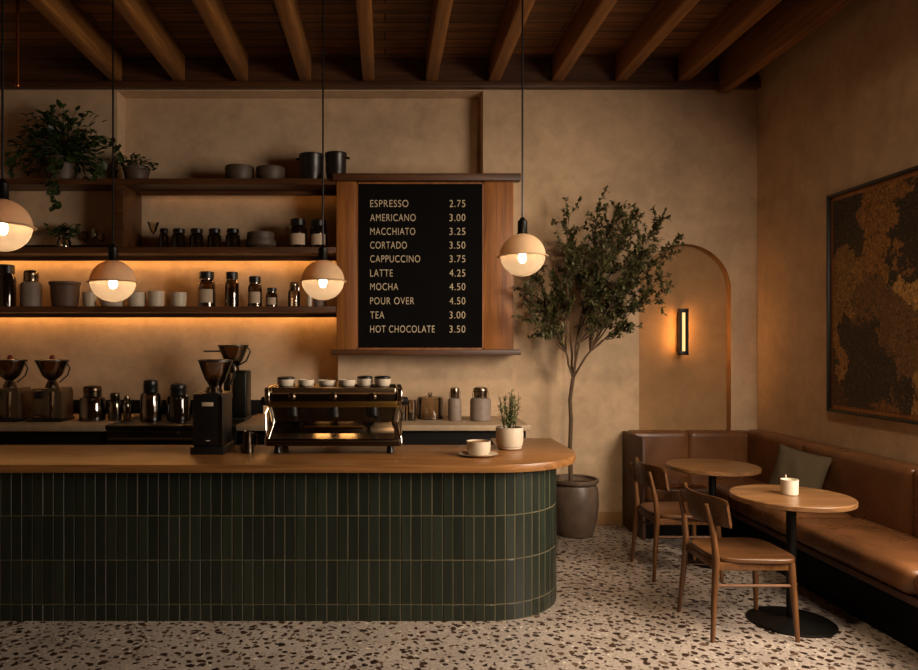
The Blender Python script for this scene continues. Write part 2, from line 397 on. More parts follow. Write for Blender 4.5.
tag(MB().box(-2.345, -2.256, SF+.005, YR-.002, z2, z1-.05, .003).build('shelf_divider', M['shelf']), 'upright timber divider between the top and middle shelves', 'divider')

# ------------------------------------------------------------------ menu board
BY = 6.2
bx0, bx1, bz0, bz1 = X(336.5, BY), X(513.5, BY), Z(349.5, BY), Z(181.5, BY)
bc = X(420, BY)
e = empty('menu_board', (bc, BY, bz0), 'framed black menu board listing coffee prices above the counter', 'menu board')
L = lambda px: X(px, BY)-bc
H = lambda py: Z(py, BY)-bz0
MB().box(L(350), L(490), .03, .238, 0, H(181.5)).build('backing', M['frame'], e)
MB().box(L(336.5), L(356.5), 0, .24, 0, H(181.5), .003).build('post', M['post'], e)
MB().box(L(484), L(513.5), 0, .24, 0, H(181.5), .003).build('post', M['post'], e)
MB().box(L(357.5), L(482.8), .012, .03, H(348), H(183.5)).build('blackboard', M['boardblack'], e)
f_ = MB()
f_.box(L(356.3), L(358), .004, .03, H(349.5), H(182)).box(L(482.4), L(484.1), .004, .03, H(349.5), H(182)).box(L(356.3), L(484.1), .004, .03, H(183.7), H(182)).box(L(356.3), L(484.1), .004, .03, H(349.5), H(347.8))
f_.build('inner_frame', M['post'], e)
MB().box(L(333), L(520), -.05, .05, H(181.5), H(174.5), .004).build('top_ledge', M['frame'], e)
MB().box(L(331.5), L(520), -.06, .24, H(355), H(349.5), .004).build('bottom_ledge', M['frame'], e)
menu = [('ESPRESSO', '2.75', 38.2, 203.3), ('AMERICANO', '3.00', 45.5, 217.4), ('MACCHIATO', '3.25', 45, 231.2), ('CORTADO', '3.50', 36.7, 245),
        ('CAPPUCCINO', '3.75', 50, 258.7), ('LATTE', '4.25', 22.6, 272.9), ('MOCHA', '4.50', 28, 286.6), ('POUR OVER', '4.50', 44, 300.8),
        ('TEA', '3.00', 14, 314.9), ('HOT CHOCOLATE', '3.50', 64.6, 329)]
def text(s, name, x0, wpx, py, parent):
    cu = bpy.data.curves.new('t', 'FONT'); cu.body = s; cu.size = 1; cu.extrude = .004; cu.space_character = 1.12; cu.offset = -.008
    o = bpy.data.objects.new('t', cu); C.objects.link(o)
    dg = bpy.context.evaluated_depsgraph_get(); me = bpy.data.meshes.new_from_object(o.evaluated_get(dg))
    bpy.data.objects.remove(o)
    xs_ = [v.co.x for v in me.vertices]; ys_ = [v.co.y for v in me.vertices]
    wd, ht = wpx/F*BY, 7.0/F*BY; a, b, c, d = min(xs_), max(xs_), min(ys_), max(ys_)
    for v in me.vertices:
        v.co = Vector(((v.co.x-a)/(b-a)*wd, -v.co.z, (v.co.y-c)/(d-c)*ht))
    me.materials.append(M['letter']); r = bpy.data.objects.new(name, me); C.objects.link(r); r.parent = parent
    r.location = (L(x0), .0105, H(py+3.5))
for it, pr, wpx, py in menu:
    if it == 'POUR OVER': text('POUR', 'menu_item', 370.2, 20.3, py, e); text('OVER', 'menu_item', 394.2, 20, py, e)
    else: text(it, 'menu_item', 370.2, wpx, py, e)
    text(pr, 'price', 449.6, 15.8, py, e)

# ------------------------------------------------------------------ front counter
YB0, CTZ, CTU = 4.226, .927, .879
cxr, cr = 1.105, .50          # right face of the tiled base, corner radius
e = empty('bar_counter', (-1.0, YB0+.35, 0), 'bar counter base clad in dark green vertical tiles with rounded corner', 'counter')
ox, oy = -1.0, YB0+.35
def path(off):                # front line of the base, left to right round the corner, and back
    r = cr+off; cx_, cy_ = cxr-cr, YB0+cr
    L1 = cx_-XL-.01; arcL = math.pi/2*cr
    return cx_, cy_, r, L1, arcL
cx_, cy_, _, L1, arcL = path(0); L2 = .55
def at(s, off):
    if s < L1: return Vector((XL+.01+s, YB0-off, 0)), Vector((0, -1, 0))
    s -= L1
    if s < arcL:
        a = -math.pi/2+s/cr; n = Vector((math.cos(a), math.sin(a), 0)); return Vector((cx_, cy_, 0))+n*(cr+off), n
    s -= arcL
    return Vector((cxr+off, cy_+s, 0)), Vector((1, 0, 0))
tot = L1+arcL+L2
core = [at(s, .0035) [0] for s in [0, L1]+[L1+arcL*k/20 for k in range(1, 20)]+[L1+arcL, tot-.001]]
core[0].x = XL+.01; poly = [(p.x-ox, p.y-oy) for p in core]+[(XL+.01-ox, core[-1].y-oy)]
MB().prism(poly, 0, CTU).build('grout_core', M['grout'], e, smooth=True, ang=30)
nt = round(tot/.0618); tw = tot/nt; g_ = .0023
rows = [(0.002, .099-g_), (.099+g_, .359-g_), (.359+g_, .619-g_), (.619+g_, CTU-.003)]
tm = MB(); rnd = random.Random(4)
for k in range(nt):
    for za, zb_ in rows:
        s0, s1 = k*tw+g_, (k+1)*tw-g_; th = .006+rnd.uniform(-.0005, .0005); tl = rnd.uniform(-.0009, .0009)
        a0, n0 = at(s0, 0); a1, n1 = at(s1, 0); b = .003
        bv = []
        def vx(p): return tm.bm.verts.new(p-Vector((ox, oy, 0)))
        n = (n0+n1).normalized(); tdir = (a1-a0).normalized()
        lo = [a0+Vector((0, 0, za))-n*.006, a1+Vector((0, 0, za))-n*.006, a1+Vector((0, 0, zb_))-n*.006, a0+Vector((0, 0, zb_))-n*.006]
        mid = [p+n*(.006+th-.003) for p in lo]
        top = [lo[0]+tdir*b+Vector((0, 0, b))+n*(.006+th+tl), lo[1]-tdir*b+Vector((0, 0, b))+n*(.006+th-tl), lo[2]-tdir*b-Vector((0, 0, b))+n*(.006+th-tl), lo[3]+tdir*b-Vector((0, 0, b))+n*(.006+th+tl)]
        A = [vx(p) for p in lo]; B = [vx(p) for p in mid]; T = [vx(p) for p in top]
        for i in range(4):
            j = (i+1) % 4
            tm.bm.faces.new((A[i], A[j], B[j], B[i])); tm.bm.faces.new((B[i], B[j], T[j], T[i]))
        tm.bm.faces.new(T)
tm.build('tile_cladding', M['tile'], e, smooth=False)
# worktop
ty, tx, tr = 4.166, 1.24, .60
poly = [(XL, ty)]+[(tx-tr+tr*math.cos(a), ty+tr+tr*math.sin(a)) for a in [-math.pi/2+math.pi/2*k/24 for k in range(25)]]
poly += [(tx, 5.34), (tx-.02, 5.36), (.80, 5.36), (.78, 5.34), (.76, 5.0), (XL, 5.0)]
tag(MB().prism([(x-(-1.0), y-4.6) for x, y in poly], CTU, CTZ, .005).build('countertop', M['oak'], loc=(-1.0, 4.6, 0), ang=30), 'long oak bar countertop with rounded end, on green tiles', 'countertop')

# ------------------------------------------------------------------ back counter
BKF, BKZ = 5.7, .985
xa, xb_, xc_, xd_ = XL+.01, X(105, BKF), X(187, BKF), X(531, BKF)
xm = X(236, BKF)
tag(MB().box(xa, xb_-.003, BKF, YR-.027, BKZ-.05, BKZ, .004).build('worktop', M['stone_top']), 'pale stone worktop under the two left grinders', 'worktop')
tag(MB().box(xa, xb_-.003, BKF+.04, YR-.03, 0, BKZ-.05, .003).build('cabinet', M['dark']), 'dark base cabinet under the left grinders', 'cabinet')
e = empty('undercounter_fridge', ((xb_+xm)/2, BKF, 0), 'low dark undercounter fridge with metal rail, below the glass canisters', 'fridge')
hw = (xm-xb_)/2
MB().box(-hw, hw-.003, .03, .95, 0, BKZ-.03, .006).build('body', M['black'], e)
MB().box(-hw, hw-.003, .0, .95, BKZ-.03, BKZ, .006).build('top', M['black'], e)
MB().box(-hw+.01, hw-.01, 0.01, .03, .1, BKZ-.05, .006).build('door', M['blackmetal'], e)
MB().box(-hw+.03, hw-.03, -.012, .01, BKZ-.118, BKZ-.1, .004).build('handle', M['greysteel'], e)
yk = 6.435
wt = MB().box(xm, X(338, yk)-.004, BKF, YR-.027, BKZ-.045, BKZ, .004).box(X(338, yk)-.004, xd_, BKF, yk, BKZ-.045, BKZ, .004)
tag(wt.build('worktop', M['stone_top']), 'pale stone worktop behind the espresso machine, under ceramic canisters', 'worktop')
tag(MB().box(xm+.01, xd_-.03, BKF+.05, yk-.01, 0, BKZ-.045, .003).build('cabinet', M['dark']), 'dark base cabinet behind the espresso machine', 'cabinet')

# ------------------------------------------------------------------ vessels
def wall_prof(outer, th=.004, zin=.006):
    """closed vessel profile from an outer profile of (r, z), bottom to top"""
    inner = [(max(r-th, .001), max(z, zin)) for r, z in reversed(outer) if r > th]
    return [(0, outer[0][1])]+outer+inner+[(0, zin)]
def root(px0, px1, Yd, zb, name, label, cat, group=None):
    return empty(name, (X((px0+px1)/2, Yd), Yd, zb), label, cat, group)
def wh(px0, px1, py0, zb, Yd):
    w_ = (px1-px0)/F*Yd; return w_, Z(py0, Yd-w_*.45 if py0 < CY else Yd)-zb
def spice_jar(px0, px1, py0, Yd, zb, label, group, body='amber', lid='black', lab=False, content=None):
    w_, h = wh(px0, px1, py0, zb, Yd); r = w_/2
    e = root(px0, px1, Yd, zb, 'storage_jar', label, 'jar', group)
    hb = h*.80
    out = [(r*.9, 0), (r, .006), (r, hb*.78), (r*.93, hb*.88), (r*.74, hb*.95), (r*.74, hb)]
    if body in ('glass', 'smoke'): MB().lathe(wall_prof(out, .003)).build('body', M[body], e)
    else: MB().lathe([(0, 0)]+out+[(0, hb)]).build('body', M[body], e)
    if content:
        fz = hb*.7; MB().lathe([(0, .007), (r-.006, .007), (r-.006, fz), (0, fz+.004)]).build('contents', M[content], e)
    MB().lathe([(0, hb), (r*.84, hb), (r*.84, h-.004), (r*.78, h), (0, h)]).build('lid', M[lid], e)
    if lab:
        seg = 12; m = MB(); A = [R(-90-55+110*k/seg) for k in range(seg+1)]
        for a, b in zip(A, A[1:]):
            rr = r+.001; m.face([(rr*math.cos(a), rr*math.sin(a), hb*.16), (rr*math.cos(b), rr*math.sin(b), hb*.16), (rr*math.cos(b), rr*math.sin(b), hb*.62), (rr*math.cos(a), rr*math.sin(a), hb*.62)])
        m.build('label', M['label'], e)
    return e
def canister(px0, px1, py0, Yd, zb, label, group, body='ceramic', neck='steel', content=None):
    w_, h = wh(px0, px1, py0, zb, Yd); r = w_/2
    e = root(px0, px1, Yd, zb, 'canister', label, 'canister', group)
    hb = h*.7
    out = [(r*.92, 0), (r, .008), (r, hb*.86), (r*.9, hb*.96), (r*.66, hb)]
    if body in ('glass', 'smoke'): MB().lathe(wall_prof(out, .003)).build('body', M[body], e)
    else: MB().lathe([(0, 0)]+out+[(0, hb)]).build('body', M[body], e)
    if content: MB().lathe([(0, .007), (r-.006, .007), (r-.006, hb*.72), (0, hb*.74)]).build('contents', M[content], e)
    MB().lathe([(0, hb), (r*.62, hb), (r*.66, hb+.004), (r*.66, h*.84), (r*.7, h*.86), (r*.7, h*.95), (r*.62, h), (0, h)]).build('lid', M['ceramic'] if body == 'ceramic' and neck == 'ceramic' else M[neck], e)
    w1 = r*.74
    MB().tube([(-w1, 0, hb*.98), (-w1-.004, 0, h*.86), (-w1*.4, 0, h+.006), (w1*.4, 0, h+.006), (w1+.004, 0, h*.86), (w1, 0, hb*.98)], .0022, 6).build('clamp', M['chrome'], e)
    return e
def cup(px0, px1, py0, Yd, zb, label, group, mat='ceramic', name='coffee_cup', cat='cup'):
    w_, h = wh(px0, px1, py0, zb, Yd); r = w_/2
    o = MB().lathe(wall_prof([(r*.74, 0), (r*.86, .006), (r*.97, h*.35), (r, h*.7), (r, h)], .004)).build(name, M[mat], loc=(X((px0+px1)/2, Yd), Yd, zb))
    return tag(o, label, cat, group)
def bowl(px0, px1, py0, Yd, zb, label, group, mat='stone_ceramic', belly=1.0):
    w_, h = wh(px0, px1, py0, zb, Yd); r = w_/2
    o = MB().lathe(wall_prof([(r*.62, 0), (r*.8, .006), (r*.97*belly, h*.42), (r, h*.8), (r*.98, h)], .006)).build('bowl', M[mat], loc=(X((px0+px1)/2, Yd), Yd, zb))
    return tag(o, label, 'bowl', group)
def goblet(px0, px1, py0, Yd, zb, label, group, wide=False):
    w_, h = wh(px0, px1, py0, zb, Yd); r = w_/2
    e = root(px0, px1, Yd, zb, 'stemmed_glass', label, 'glass', group)
    MB().lathe([(0, 0), (r*.7, 0), (r*.7, .003), (.004, .008), (.004, h*.55), (0, h*.55)], seg=20).build('stem', M['glass'], e)
    if wide: p = [(.004, h*.55), (r*.5, h*.68), (r, h)]
    else: p = [(.004, h*.5), (r*.7, h*.58), (r*.9, h*.75), (r*.75, h)]
    MB().lathe(p+[(x-.002 if x > .003 else .001, z+.001) for x, z in reversed(p)], seg=20).build('bowl', M['glass'], e)
    return e
# shelf 1
S1, S2, S3 = 6.36, 6.36, 6.38
bowl(225, 254, 164, S1, z1, 'low dark stoneware bowl on top shelf, nearer the small plant', 'stoneware bowls on the top shelf')
bowl(256, 285, 165, S1, z1, 'low dark stoneware bowl on top shelf, beside the black pots', 'stoneware bowls on the top shelf')
def crock(px0, px1, py0, Yd, label, handles):
    w_, h = wh(px0, px1, py0, z1, Yd); r = w_/2
    e = root(px0, px1, Yd, z1, 'cooking_pot', label, 'pot', 'black pots on the top shelf')
    MB().lathe(wall_prof([(r*.66, 0), (r*.8, .012), (r*.94, h*.4), (r*.95, h*.84), (r, h*.88), (r, h)], .006)).build('body', M['dark_pot'], e)
    for s in handles: MB().tube([(s*r*.93, -.02, h*.86), (s*(r+.022), -.018, h*.84), (s*(r+.022), .018, h*.84), (s*r*.93, .02, h*.86)], .006, 8).build('handle', M['dark_pot'], e)
crock(299, 324.3, 152, 6.36, 'black pot with lug handle on top shelf, left of its pair', (-1,))
crock(324.8, 347, 151, 6.34, 'black pot with lug handle on top shelf, above the menu board corner', (1,))
# shelf 2
g2 = 'dark lidded jars on the middle shelf'
spice_jar(159, 169, 228, S2+.03, z2, 'slim dark lidded jar right beside the wide coupe glass', g2)
for (a, b), lb in zip([(172, 186), (189.6, 203.8), (207.7, 221.6), (225.6, 240.2)],
                      ['squat dark lidded jar on middle shelf, next after the slim one', 'squat dark lidded jar on middle shelf, second after the slim one', 'squat dark lidded jar on middle shelf, third after the slim one', 'squat dark lidded jar on middle shelf, next to the stacked bowls']):
    spice_jar(a, b, 228, S2, z2, lb, g2)
zb2 = Z(247, 6.36)
bo = bowl(245.5, 276, 238.5, S2, z2, 'dark bowl on middle shelf, bottom of the stack of two', 'stacked bowls on the middle shelf', belly=1.03)
bz = z2+.042
bowl(247, 274.5, 231, S2, bz, 'dark bowl on middle shelf, upper of the stack of two', 'stacked bowls on the middle shelf')
g2 = 'dark labelled jars on the middle shelf'
spice_jar(289, 307, 218, S2, z2, 'tall black jar with pale label on middle shelf, left one of two', g2, lab=True)
spice_jar(310, 327.5, 219, S2, z2, 'tall black jar with pale label, partly behind a pendant cord', g2, lab=True)
gg = 'stemmed glasses on the middle shelf'
goblet(147.5, 159, 221.5, S2, z2, 'wide clear coupe glass just right of the shelf divider', gg, True)
goblet(90.5, 98, 229, S2, z2, 'small clear stemmed glass on middle shelf, left of the pendant cord', gg)
goblet(98.5, 105, 233, S2, z2, 'shortest clear stemmed glass, closest to the shelf divider from left', gg)
goblet(81, 88.5, 231, S2+.1, z2, 'small clear stemmed glass beside the leafy sprig vase', gg)
# shelf 3
spice_jar(-2, 15.5, 264, S3, z3, 'black lidded jar at far left of the lowest shelf', 'odd vessels on the lowest shelf')
canister(21, 41, 270, S3, z3, 'grey ceramic clamp jar on lowest shelf beside the dark pot', 'odd vessels on the lowest shelf', 'grey_ceramic')
w_, h = wh(50, 80, 281, z3, S3); r = w_/2
tag(MB().lathe(wall_prof([(r*.7, 0), (r*.82, .008), (r*.9, h*.5), (r*.92, h*.86), (r, h*.9), (r, h)], .008)).build('clay_pot', M['clay_pot'], loc=(X(65, S3), S3, z3)), 'dark brown clay pot with rim on the lowest shelf', 'pot')
gc = 'cream cups on the lowest shelf'
for a, b, y, yy, lb in [(83, 96.5, 292, S3, 'cream cup on lowest shelf, beside the dark clay pot'), (127, 146, 292, S3, 'cream cup on lowest shelf just right of the left bar pendant'),
                    (148, 164.5, 291, S3, 'cream cup on lowest shelf, second right of the left bar pendant'), (165, 176, 293, S3+.13, 'cream cup set back in the gap on the lowest shelf'), (171, 186.5, 292, S3, 'cream cup on lowest shelf, closest to the tall glass jars')]:
    cup(a, b, y, yy, z3, lb, gc)
cup(101, 124, 299.5, S3, z3, 'low cream dish behind the left bar pendant', gc, name='dish', cat='dish')
gj = 'lidded glass jars on the lowest shelf'
spice_jar(198, 215.5, 271, S3, z3, 'tallest lidded glass jar on lowest shelf, next to the cups', gj, 'smoke', 'black', True, 'tea')
spice_jar(225, 239, 271.5, S3, z3, 'tall narrow lidded glass jar, second from the cups', gj, 'smoke', 'black', False, 'tea')
spice_jar(248, 262, 276, S3, z3, 'mid sized glass jar with pale label, third from the cups', gj, 'smoke', 'black', True, 'beans')
spice_jar(266, 277.5, 287.5, S3, z3, 'smallest lidded glass jar on lowest shelf', gj, 'smoke', 'black', True, 'tea')
canister(288, 300, 282, S3, z3, 'clear clamp jar on lowest shelf, just left of the middle pendant', gj, 'glass', 'steel')
cup(306.5, 312.5, 296, S3, z3, 'small white cup half behind the middle pendant', gc)
cup(314, 326.5, 298, S3, z3, 'wide dark cup below the middle pendant, by the board post', gc, 'grey_ceramic')
# back counter
BY1 = 6.05
gk = 'clamp lid canisters on the fridge top'
canister(80, 105, 386, BY1, BKZ, 'wide smoked glass clamp canister next to the hopper grinder', gk, 'smoke', 'darksteel', 'tea')
canister(108.5, 121.5, 393, BY1, BKZ, 'short smoked glass canister, third object right of the hopper grinders', gk, 'smoke', 'darksteel', 'beans')
canister(123, 131, 396, BY1+.03, BKZ, 'smallest glass canister on the back counter', gk, 'smoke', 'steel')
canister(140.5, 161, 380, BY1, BKZ, 'tall smoked glass clamp canister on the fridge top', gk, 'smoke', 'black', 'beans')
canister(167, 190, 384, BY1+.04, BKZ, 'dark clamp canister half behind the black grinder', gk, 'amber', 'black')
gt = 'glass tumblers beside the espresso machine'
for a, b, lb in [(398.5, 406.5, 'narrow glass tumbler right against the espresso machine'), (407.5, 416, 'narrow glass tumbler just right of its twin by the machine')]:
    w_, h = wh(a, b, 400, BKZ, BY1); r = w_/2
    e = root(a, b, BY1, BKZ, 'tumbler', lb, 'glass', gt)
    MB().lathe(wall_prof([(r*.85, 0), (r*.9, .004), (r, h)], .002, .006), seg=20).build('body', M['glass'], e)
    MB().lathe([(0, .007), (r*.8, .007), (r*.85, h*.4), (0, h*.4)], seg=20).build('drink', M['beans'], e)
w_, h = wh(417, 443, 392, BKZ, 6.2); r = w_/2
e = root(417, 443, 6.2, BKZ, 'glass_jar', 'wide clear ribbed glass jar with knob lid by the tumblers', 'jar')
MB().lathe(wall_prof([(r*.95, 0), (r, .006), (r, h*.76), (r*.96, h*.78)], .003)).build('body', M['glass'], e)
MB().lathe([(r*.96, h*.78), (r*.9, h*.82), (r*.2, h*.86), (r*.12, h*.9), (r*.2, h*.96), (0, h)]).build('lid', M['glass'], e)
gk = 'grey ceramic clamp canisters on the back counter'
canister(448, 461.5, 388, BY1, BKZ, 'grey ceramic clamp canister, narrower of the pair by the planter', gk, 'grey_ceramic', 'steel')
canister(470, 491, 387.5, BY1, BKZ, 'grey ceramic clamp canister, wider of the pair by the planter', gk, 'grey_ceramic', 'steel')

# ------------------------------------------------------------------ grinders
gg = 'coffee grinders'
def hopper(e, r, z0, z1_, mat='smoke', beans=True, rn=.03, yc=0, xc=0):
    h = z1_-z0
    p = [(rn, z0), (rn, z0+h*.10), (r*.5, z0+h*.24), (r*.62, z0+h*.34), (r*.82, z0+h*.66), (r, z1_-.01)]
    ho = MB().lathe(p+[(x-.004, z) for x, z in reversed(p)], (xc, yc, 0), closed=True).build('hopper', M[mat], e)
    MB().lathe([(0, z1_-.01), (r*1.03, z1_-.01), (r*1.03, z1_), (r*.9, z1_+.005), (0, z1_+.005)], (xc, yc, 0)).build('lid', M['black'], ho)
    if beans: MB().lathe([(0, z0+.004), (rn-.006, z0+.004), (rn-.006, z0+h*.10), (r*.46, z0+h*.24), (r*.57, z0+h*.34), (r*.64, z0+h*.44), (0, z0+h*.47)], (xc, yc, 0)).build('beans', M['beans'], ho)
    return ho
def hopper_grinder(px, label):
    e = empty('coffee_grinder', (X(px, BY1), BY1, BKZ), label, 'grinder', gg)
    MB().box(-.14, .14, -.13, .15, 0, .025, .006).build('base', M['black'], e)
    MB().prism([(-.125, .025), (.13, .025), (.13, .24), (.115, .275), (-.115, .275), (-.125, .25)], -.09, .14, .008, axis='y').build('body', M['greysteel'], e)
    MB().box(-.10, .025, -.104, -.09, .05, .22, .006).build('front_panel', M['greysteel'], e)
    MB().box(-.08, -.01, -.14, -.09, .195, .26, .01).build('spout', M['black'], e)
    MB().box(-.07, .0, -.145, -.10, .035, .05, .004).build('fork', M['steel'], e)
    MB().box(.055, .068, -.105, -.09, .04, .25, .003).build('chrome_trim', M['chrome'], e)
    MB().lathe([(0, .275), (.055, .275), (.05, .30), (.035, .33), (0, .33)], (0, .02, 0)).build('collar', M['darksteel'], e)
    ho = hopper(e, .132, .32, .51, 'smoke', True, .034, .02)
    MB().lathe([(0, .515), (.02, .515), (.022, .535), (.012, .55), (0, .55)], (0, .02, 0), seg=14).build('knob', M['red'], ho)
    MB().tube([(.13, .02, .475), (.15, .02, .44), (.13, .02, .38), (.06, .02, .32)], .006, 8).build('handle', M['black'], e)
    return e
g0 = hopper_grinder(51, 'steel coffee grinder with conical glass hopper, beside the canisters')
dup(g0, (X(8.7, BY1), BY1, BKZ), 'steel coffee grinder with glass hopper, cut by the left photo edge')
# tall black grinder on the bar
gy = 4.56; gx = X(207.5, gy)
e = empty('coffee_grinder', (gx, gy, CTZ), 'tall black coffee grinder standing on the bar by the espresso machine', 'grinder', gg)
MB().box(-.108, .108, -.015, .30, 0, .05, .006).build('base', M['black'], e)
MB().box(-.096, .096, 0, .29, .05, .385, .012, 3).build('body', M['black'], e)
MB().box(.075, .094, -.004, .004, .055, .37, .003).build('edge_strip', M['darksteel'], e)
MB().box(-.036, .036, -.003, .002, .305, .33, .001).build('badge', M['label'], e)
MB().box(-.01, .014, -.002, .002, .085, .09).build('switch', M['ceramic'], e)
MB().lathe([(0, .385), (.06, .385), (.055, .40), (.045, .42), (0, .42)], (.01, .13, 0)).build('collar', M['darksteel'], e)
hopper(e, .11, .405, .595, 'smoke', True, .04, .13, .02)
MB().tube([(.135, .13, .575), (.145, .13, .5), (.11, .13, .43)], .008, 8).build('handle', M['black'], e)
# grinder on the back counter behind it
gx, gy = X(234, 6.1), 6.1
e = empty('coffee_grinder', (gx, gy, BKZ), 'black coffee grinder with chrome fork on the back counter, behind the tall black one', 'grinder', gg)
MB().box(-.10, .12, -.15, .16, 0, .03, .006).build('base', M['black'], e)
MB().box(.0, .12, -.06, .15, .03, .42, .02, 3).build('body', M['blackmetal'], e)
MB().box(-.09, .0, .0, .14, .03, .40, .01).build('back_column', M['black'], e)
MB().tube([(.0, -.09, .40), (.0, -.1, .2), (-.02, -.11, .15)], .011, 10).build('chute', M['chrome'], e)
MB().box(-.035, -.005, -.14, -.06, .06, .15, .004).build('fork', M['steel'], e)
MB().lathe([(0, .40), (.05, .40), (.05, .45), (.03, .47), (0, .47)], (-.01, .02, 0)).build('collar', M['darksteel'], e)
hopper(e, .128, .44, .635, 'smoke', True, .04, .02, -.01)
MB().tube([(.115, .02, .615), (.135, .02, .58), (.10, .02, .5), (.03, .02, .46)], .007, 8).build('handle', M['black'], e)
MB().box(-.26, -.12, -.0, .03, .575, .59, .004).build('lever', M['black'], e)
# steel pitcher on the bar
py_ = 4.62; pxx = X(247.5, py_); hh = Z(431, py_)-CTZ
e = empty('steel_pitcher', (pxx, py_, CTZ), 'small dark steel milk pitcher between black grinder and espresso machine', 'pitcher')
MB().lathe(wall_prof([(.036, 0), (.04, .004), (.038, hh*.6), (.034, hh*.8), (.037, hh)], .002)).build('body', M['darksteel'], e)
MB().tube([(.036, 0, hh*.9), (.062, 0, hh*.85), (.06, 0, hh*.4), (.038, 0, hh*.25)], .004, 8).build('handle', M['steel'], e)

# ------------------------------------------------------------------ espresso machine
ey = 4.78; ex = X(333.5, 4.57)
e = empty('espresso_machine', (ex, ey, CTZ), 'wide chrome espresso machine on the oak bar, cups on top', 'espresso machine')
hw = .40
prof = [(-.185, .425), (-.205, .415), (-.215, .385), (-.21, .335), (-.165, .30), (-.15, .20), (-.175, .165), (-.215, .105), (-.215, .06), (-.2, .052), (.19, .052), (.2, .08), (.2, .40), (.185, .425)]
body = MB().prism(prof, -hw, hw, .004, axis='x').build('body', M['darksteel'], e)
def side(sx):
    m = MB(); sp_ = [(y*1.04-.004 if y < 0 else y*1.04, z) for y, z in prof]
    m.prism(sp_, sx*hw if sx > 0 else -hw-.034, hw+.034 if sx > 0 else -hw, .008, 3, axis='x')
    for v in m.bm.verts: v.co.x += sx*(-.028*math.exp(-((v.co.z-.22)/.075)**2)+.004)
    return m.build('side_panel', M['chrome'], e)
side(-1); side(1)
MB().box(-hw, hw, -.224, -.195, .299, .336, .003).build('trim_strip', M['brass'], e)
MB().box(-hw, hw, -.222, -.17, .378, .424, .014, 4).build('top_rail', M['satin'], e)
MB().box(-hw-.02, hw+.02, -.245, .0, .055, .098, .006).build('drip_tray', M['darksteel'], e)
MB().box(-hw-.025, hw+.025, -.25, -.24, .083, .091, .002).build('tray_rail', M['steel'], e)
MB().box(-.19, .19, -.19, -.15, .168, .176, .002).build('handrail', M['brass'], e)
m = MB().face([(-hw+.01, -.238, .10), (hw-.01, -.238, .10), (hw-.01, -.154, .164), (-hw+.01, -.154, .164)]).build('splash_panel', M['satin'], e, smooth=False)
for xg in (-.262, .0, .25):
    g = MB().lathe([(0, .215), (.03, .215), (.034, .225), (.034, .285), (.02, .30), (0, .30)], (xg, -.19, .02), seg=20).build('group_head', M['black'], e)
    if xg: MB().tube([(xg, -.20, .245), (xg+.03, -.27, .235), (xg+.035, -.30, .225)], [.008, .012, .012], 10).build('portafilter_handle', M['black'], g)
    MB().lathe([(0, 0), (.02, 0), (.022, .012), (.012, .02), (0, .02)], (xg, -.214, .365), seg=18, rot=Matrix.Rotation(R(90), 3, 'X')).build('gauge' if not xg else 'dial', M['darksteel'], e)
for s in (-1, 1):
    k = MB().lathe([(0, 0), (.02, 0), (.028, .01), (.028, .035), (.02, .042), (0, .042)], (0, 0, 0), seg=18, rot=Matrix.Rotation(R(90)*s, 3, 'Y')).build('steam_knob', M['black'], e, loc=(s*(hw+.034), -.12, .33))
    MB().tube([(s*(hw+.01), -.20, .31), (s*(hw+.03), -.235, .26), (s*(hw+.022), -.24, .13)], .006, 8).build('steam_wand', M['chrome'], e)
for x in (-.36, .36):
    for y in (-.17, .15): MB().lathe([(0, 0), (.02, 0), (.024, .006), (.018, .052), (0, .052)], (x, y, 0), seg=16).build('foot', M['black'], e)
zt = CTZ+.425
MB().box(-.13, .13, -.19, -.172, .3015, .308).build('panel_fill_strip', M['panel_fill'], e, smooth=False)  # hidden strip added under the housing to brighten the splash panel
gcup = 'cups on top of the espresso machine'
def mcup(px, r, h, Yd, label, lid=None, mat='ceramic'):
    x = X(px, Yd)
    o = MB().lathe(wall_prof([(r*.7, 0), (r*.85, .004), (r, h*.5), (r, h)], .004), seg=22).build('espresso_cup', M[mat], loc=(x, Yd, zt)); tag(o, label, 'cup', gcup)
    if lid:
        tag(MB().lathe([(0, 0), (r*.7, 0), (r*.98, .004), (r*.98, .013), (r*.6, .018), (0, .018)], seg=22).build('cup_lid', M['black'], loc=(x, Yd, zt+h)), lid, 'lid', 'black lids on the espresso machine cups')
mcup(286, .058, .045, 4.70, 'cream cup under a black lid at left end of machine top', 'black lid on the left end cup of the espresso machine')
mcup(306, .054, .042, 4.70, 'open cream cup on the machine, right after the left lidded cup')
mcup(327, .062, .038, 4.72, 'wide open cream cup on the machine, left of middle')
mcup(347, .056, .042, 4.70, 'open cream cup on the machine, right of middle')
mcup(365, .052, .048, 4.72, 'cream cup under a black lid, second from the right end', 'black lid on the machine cup second from the right')
mcup(382.5, .054, .048, 4.70, 'cream cup under a black lid at right end of machine top', 'black lid on the right end cup of the espresso machine')

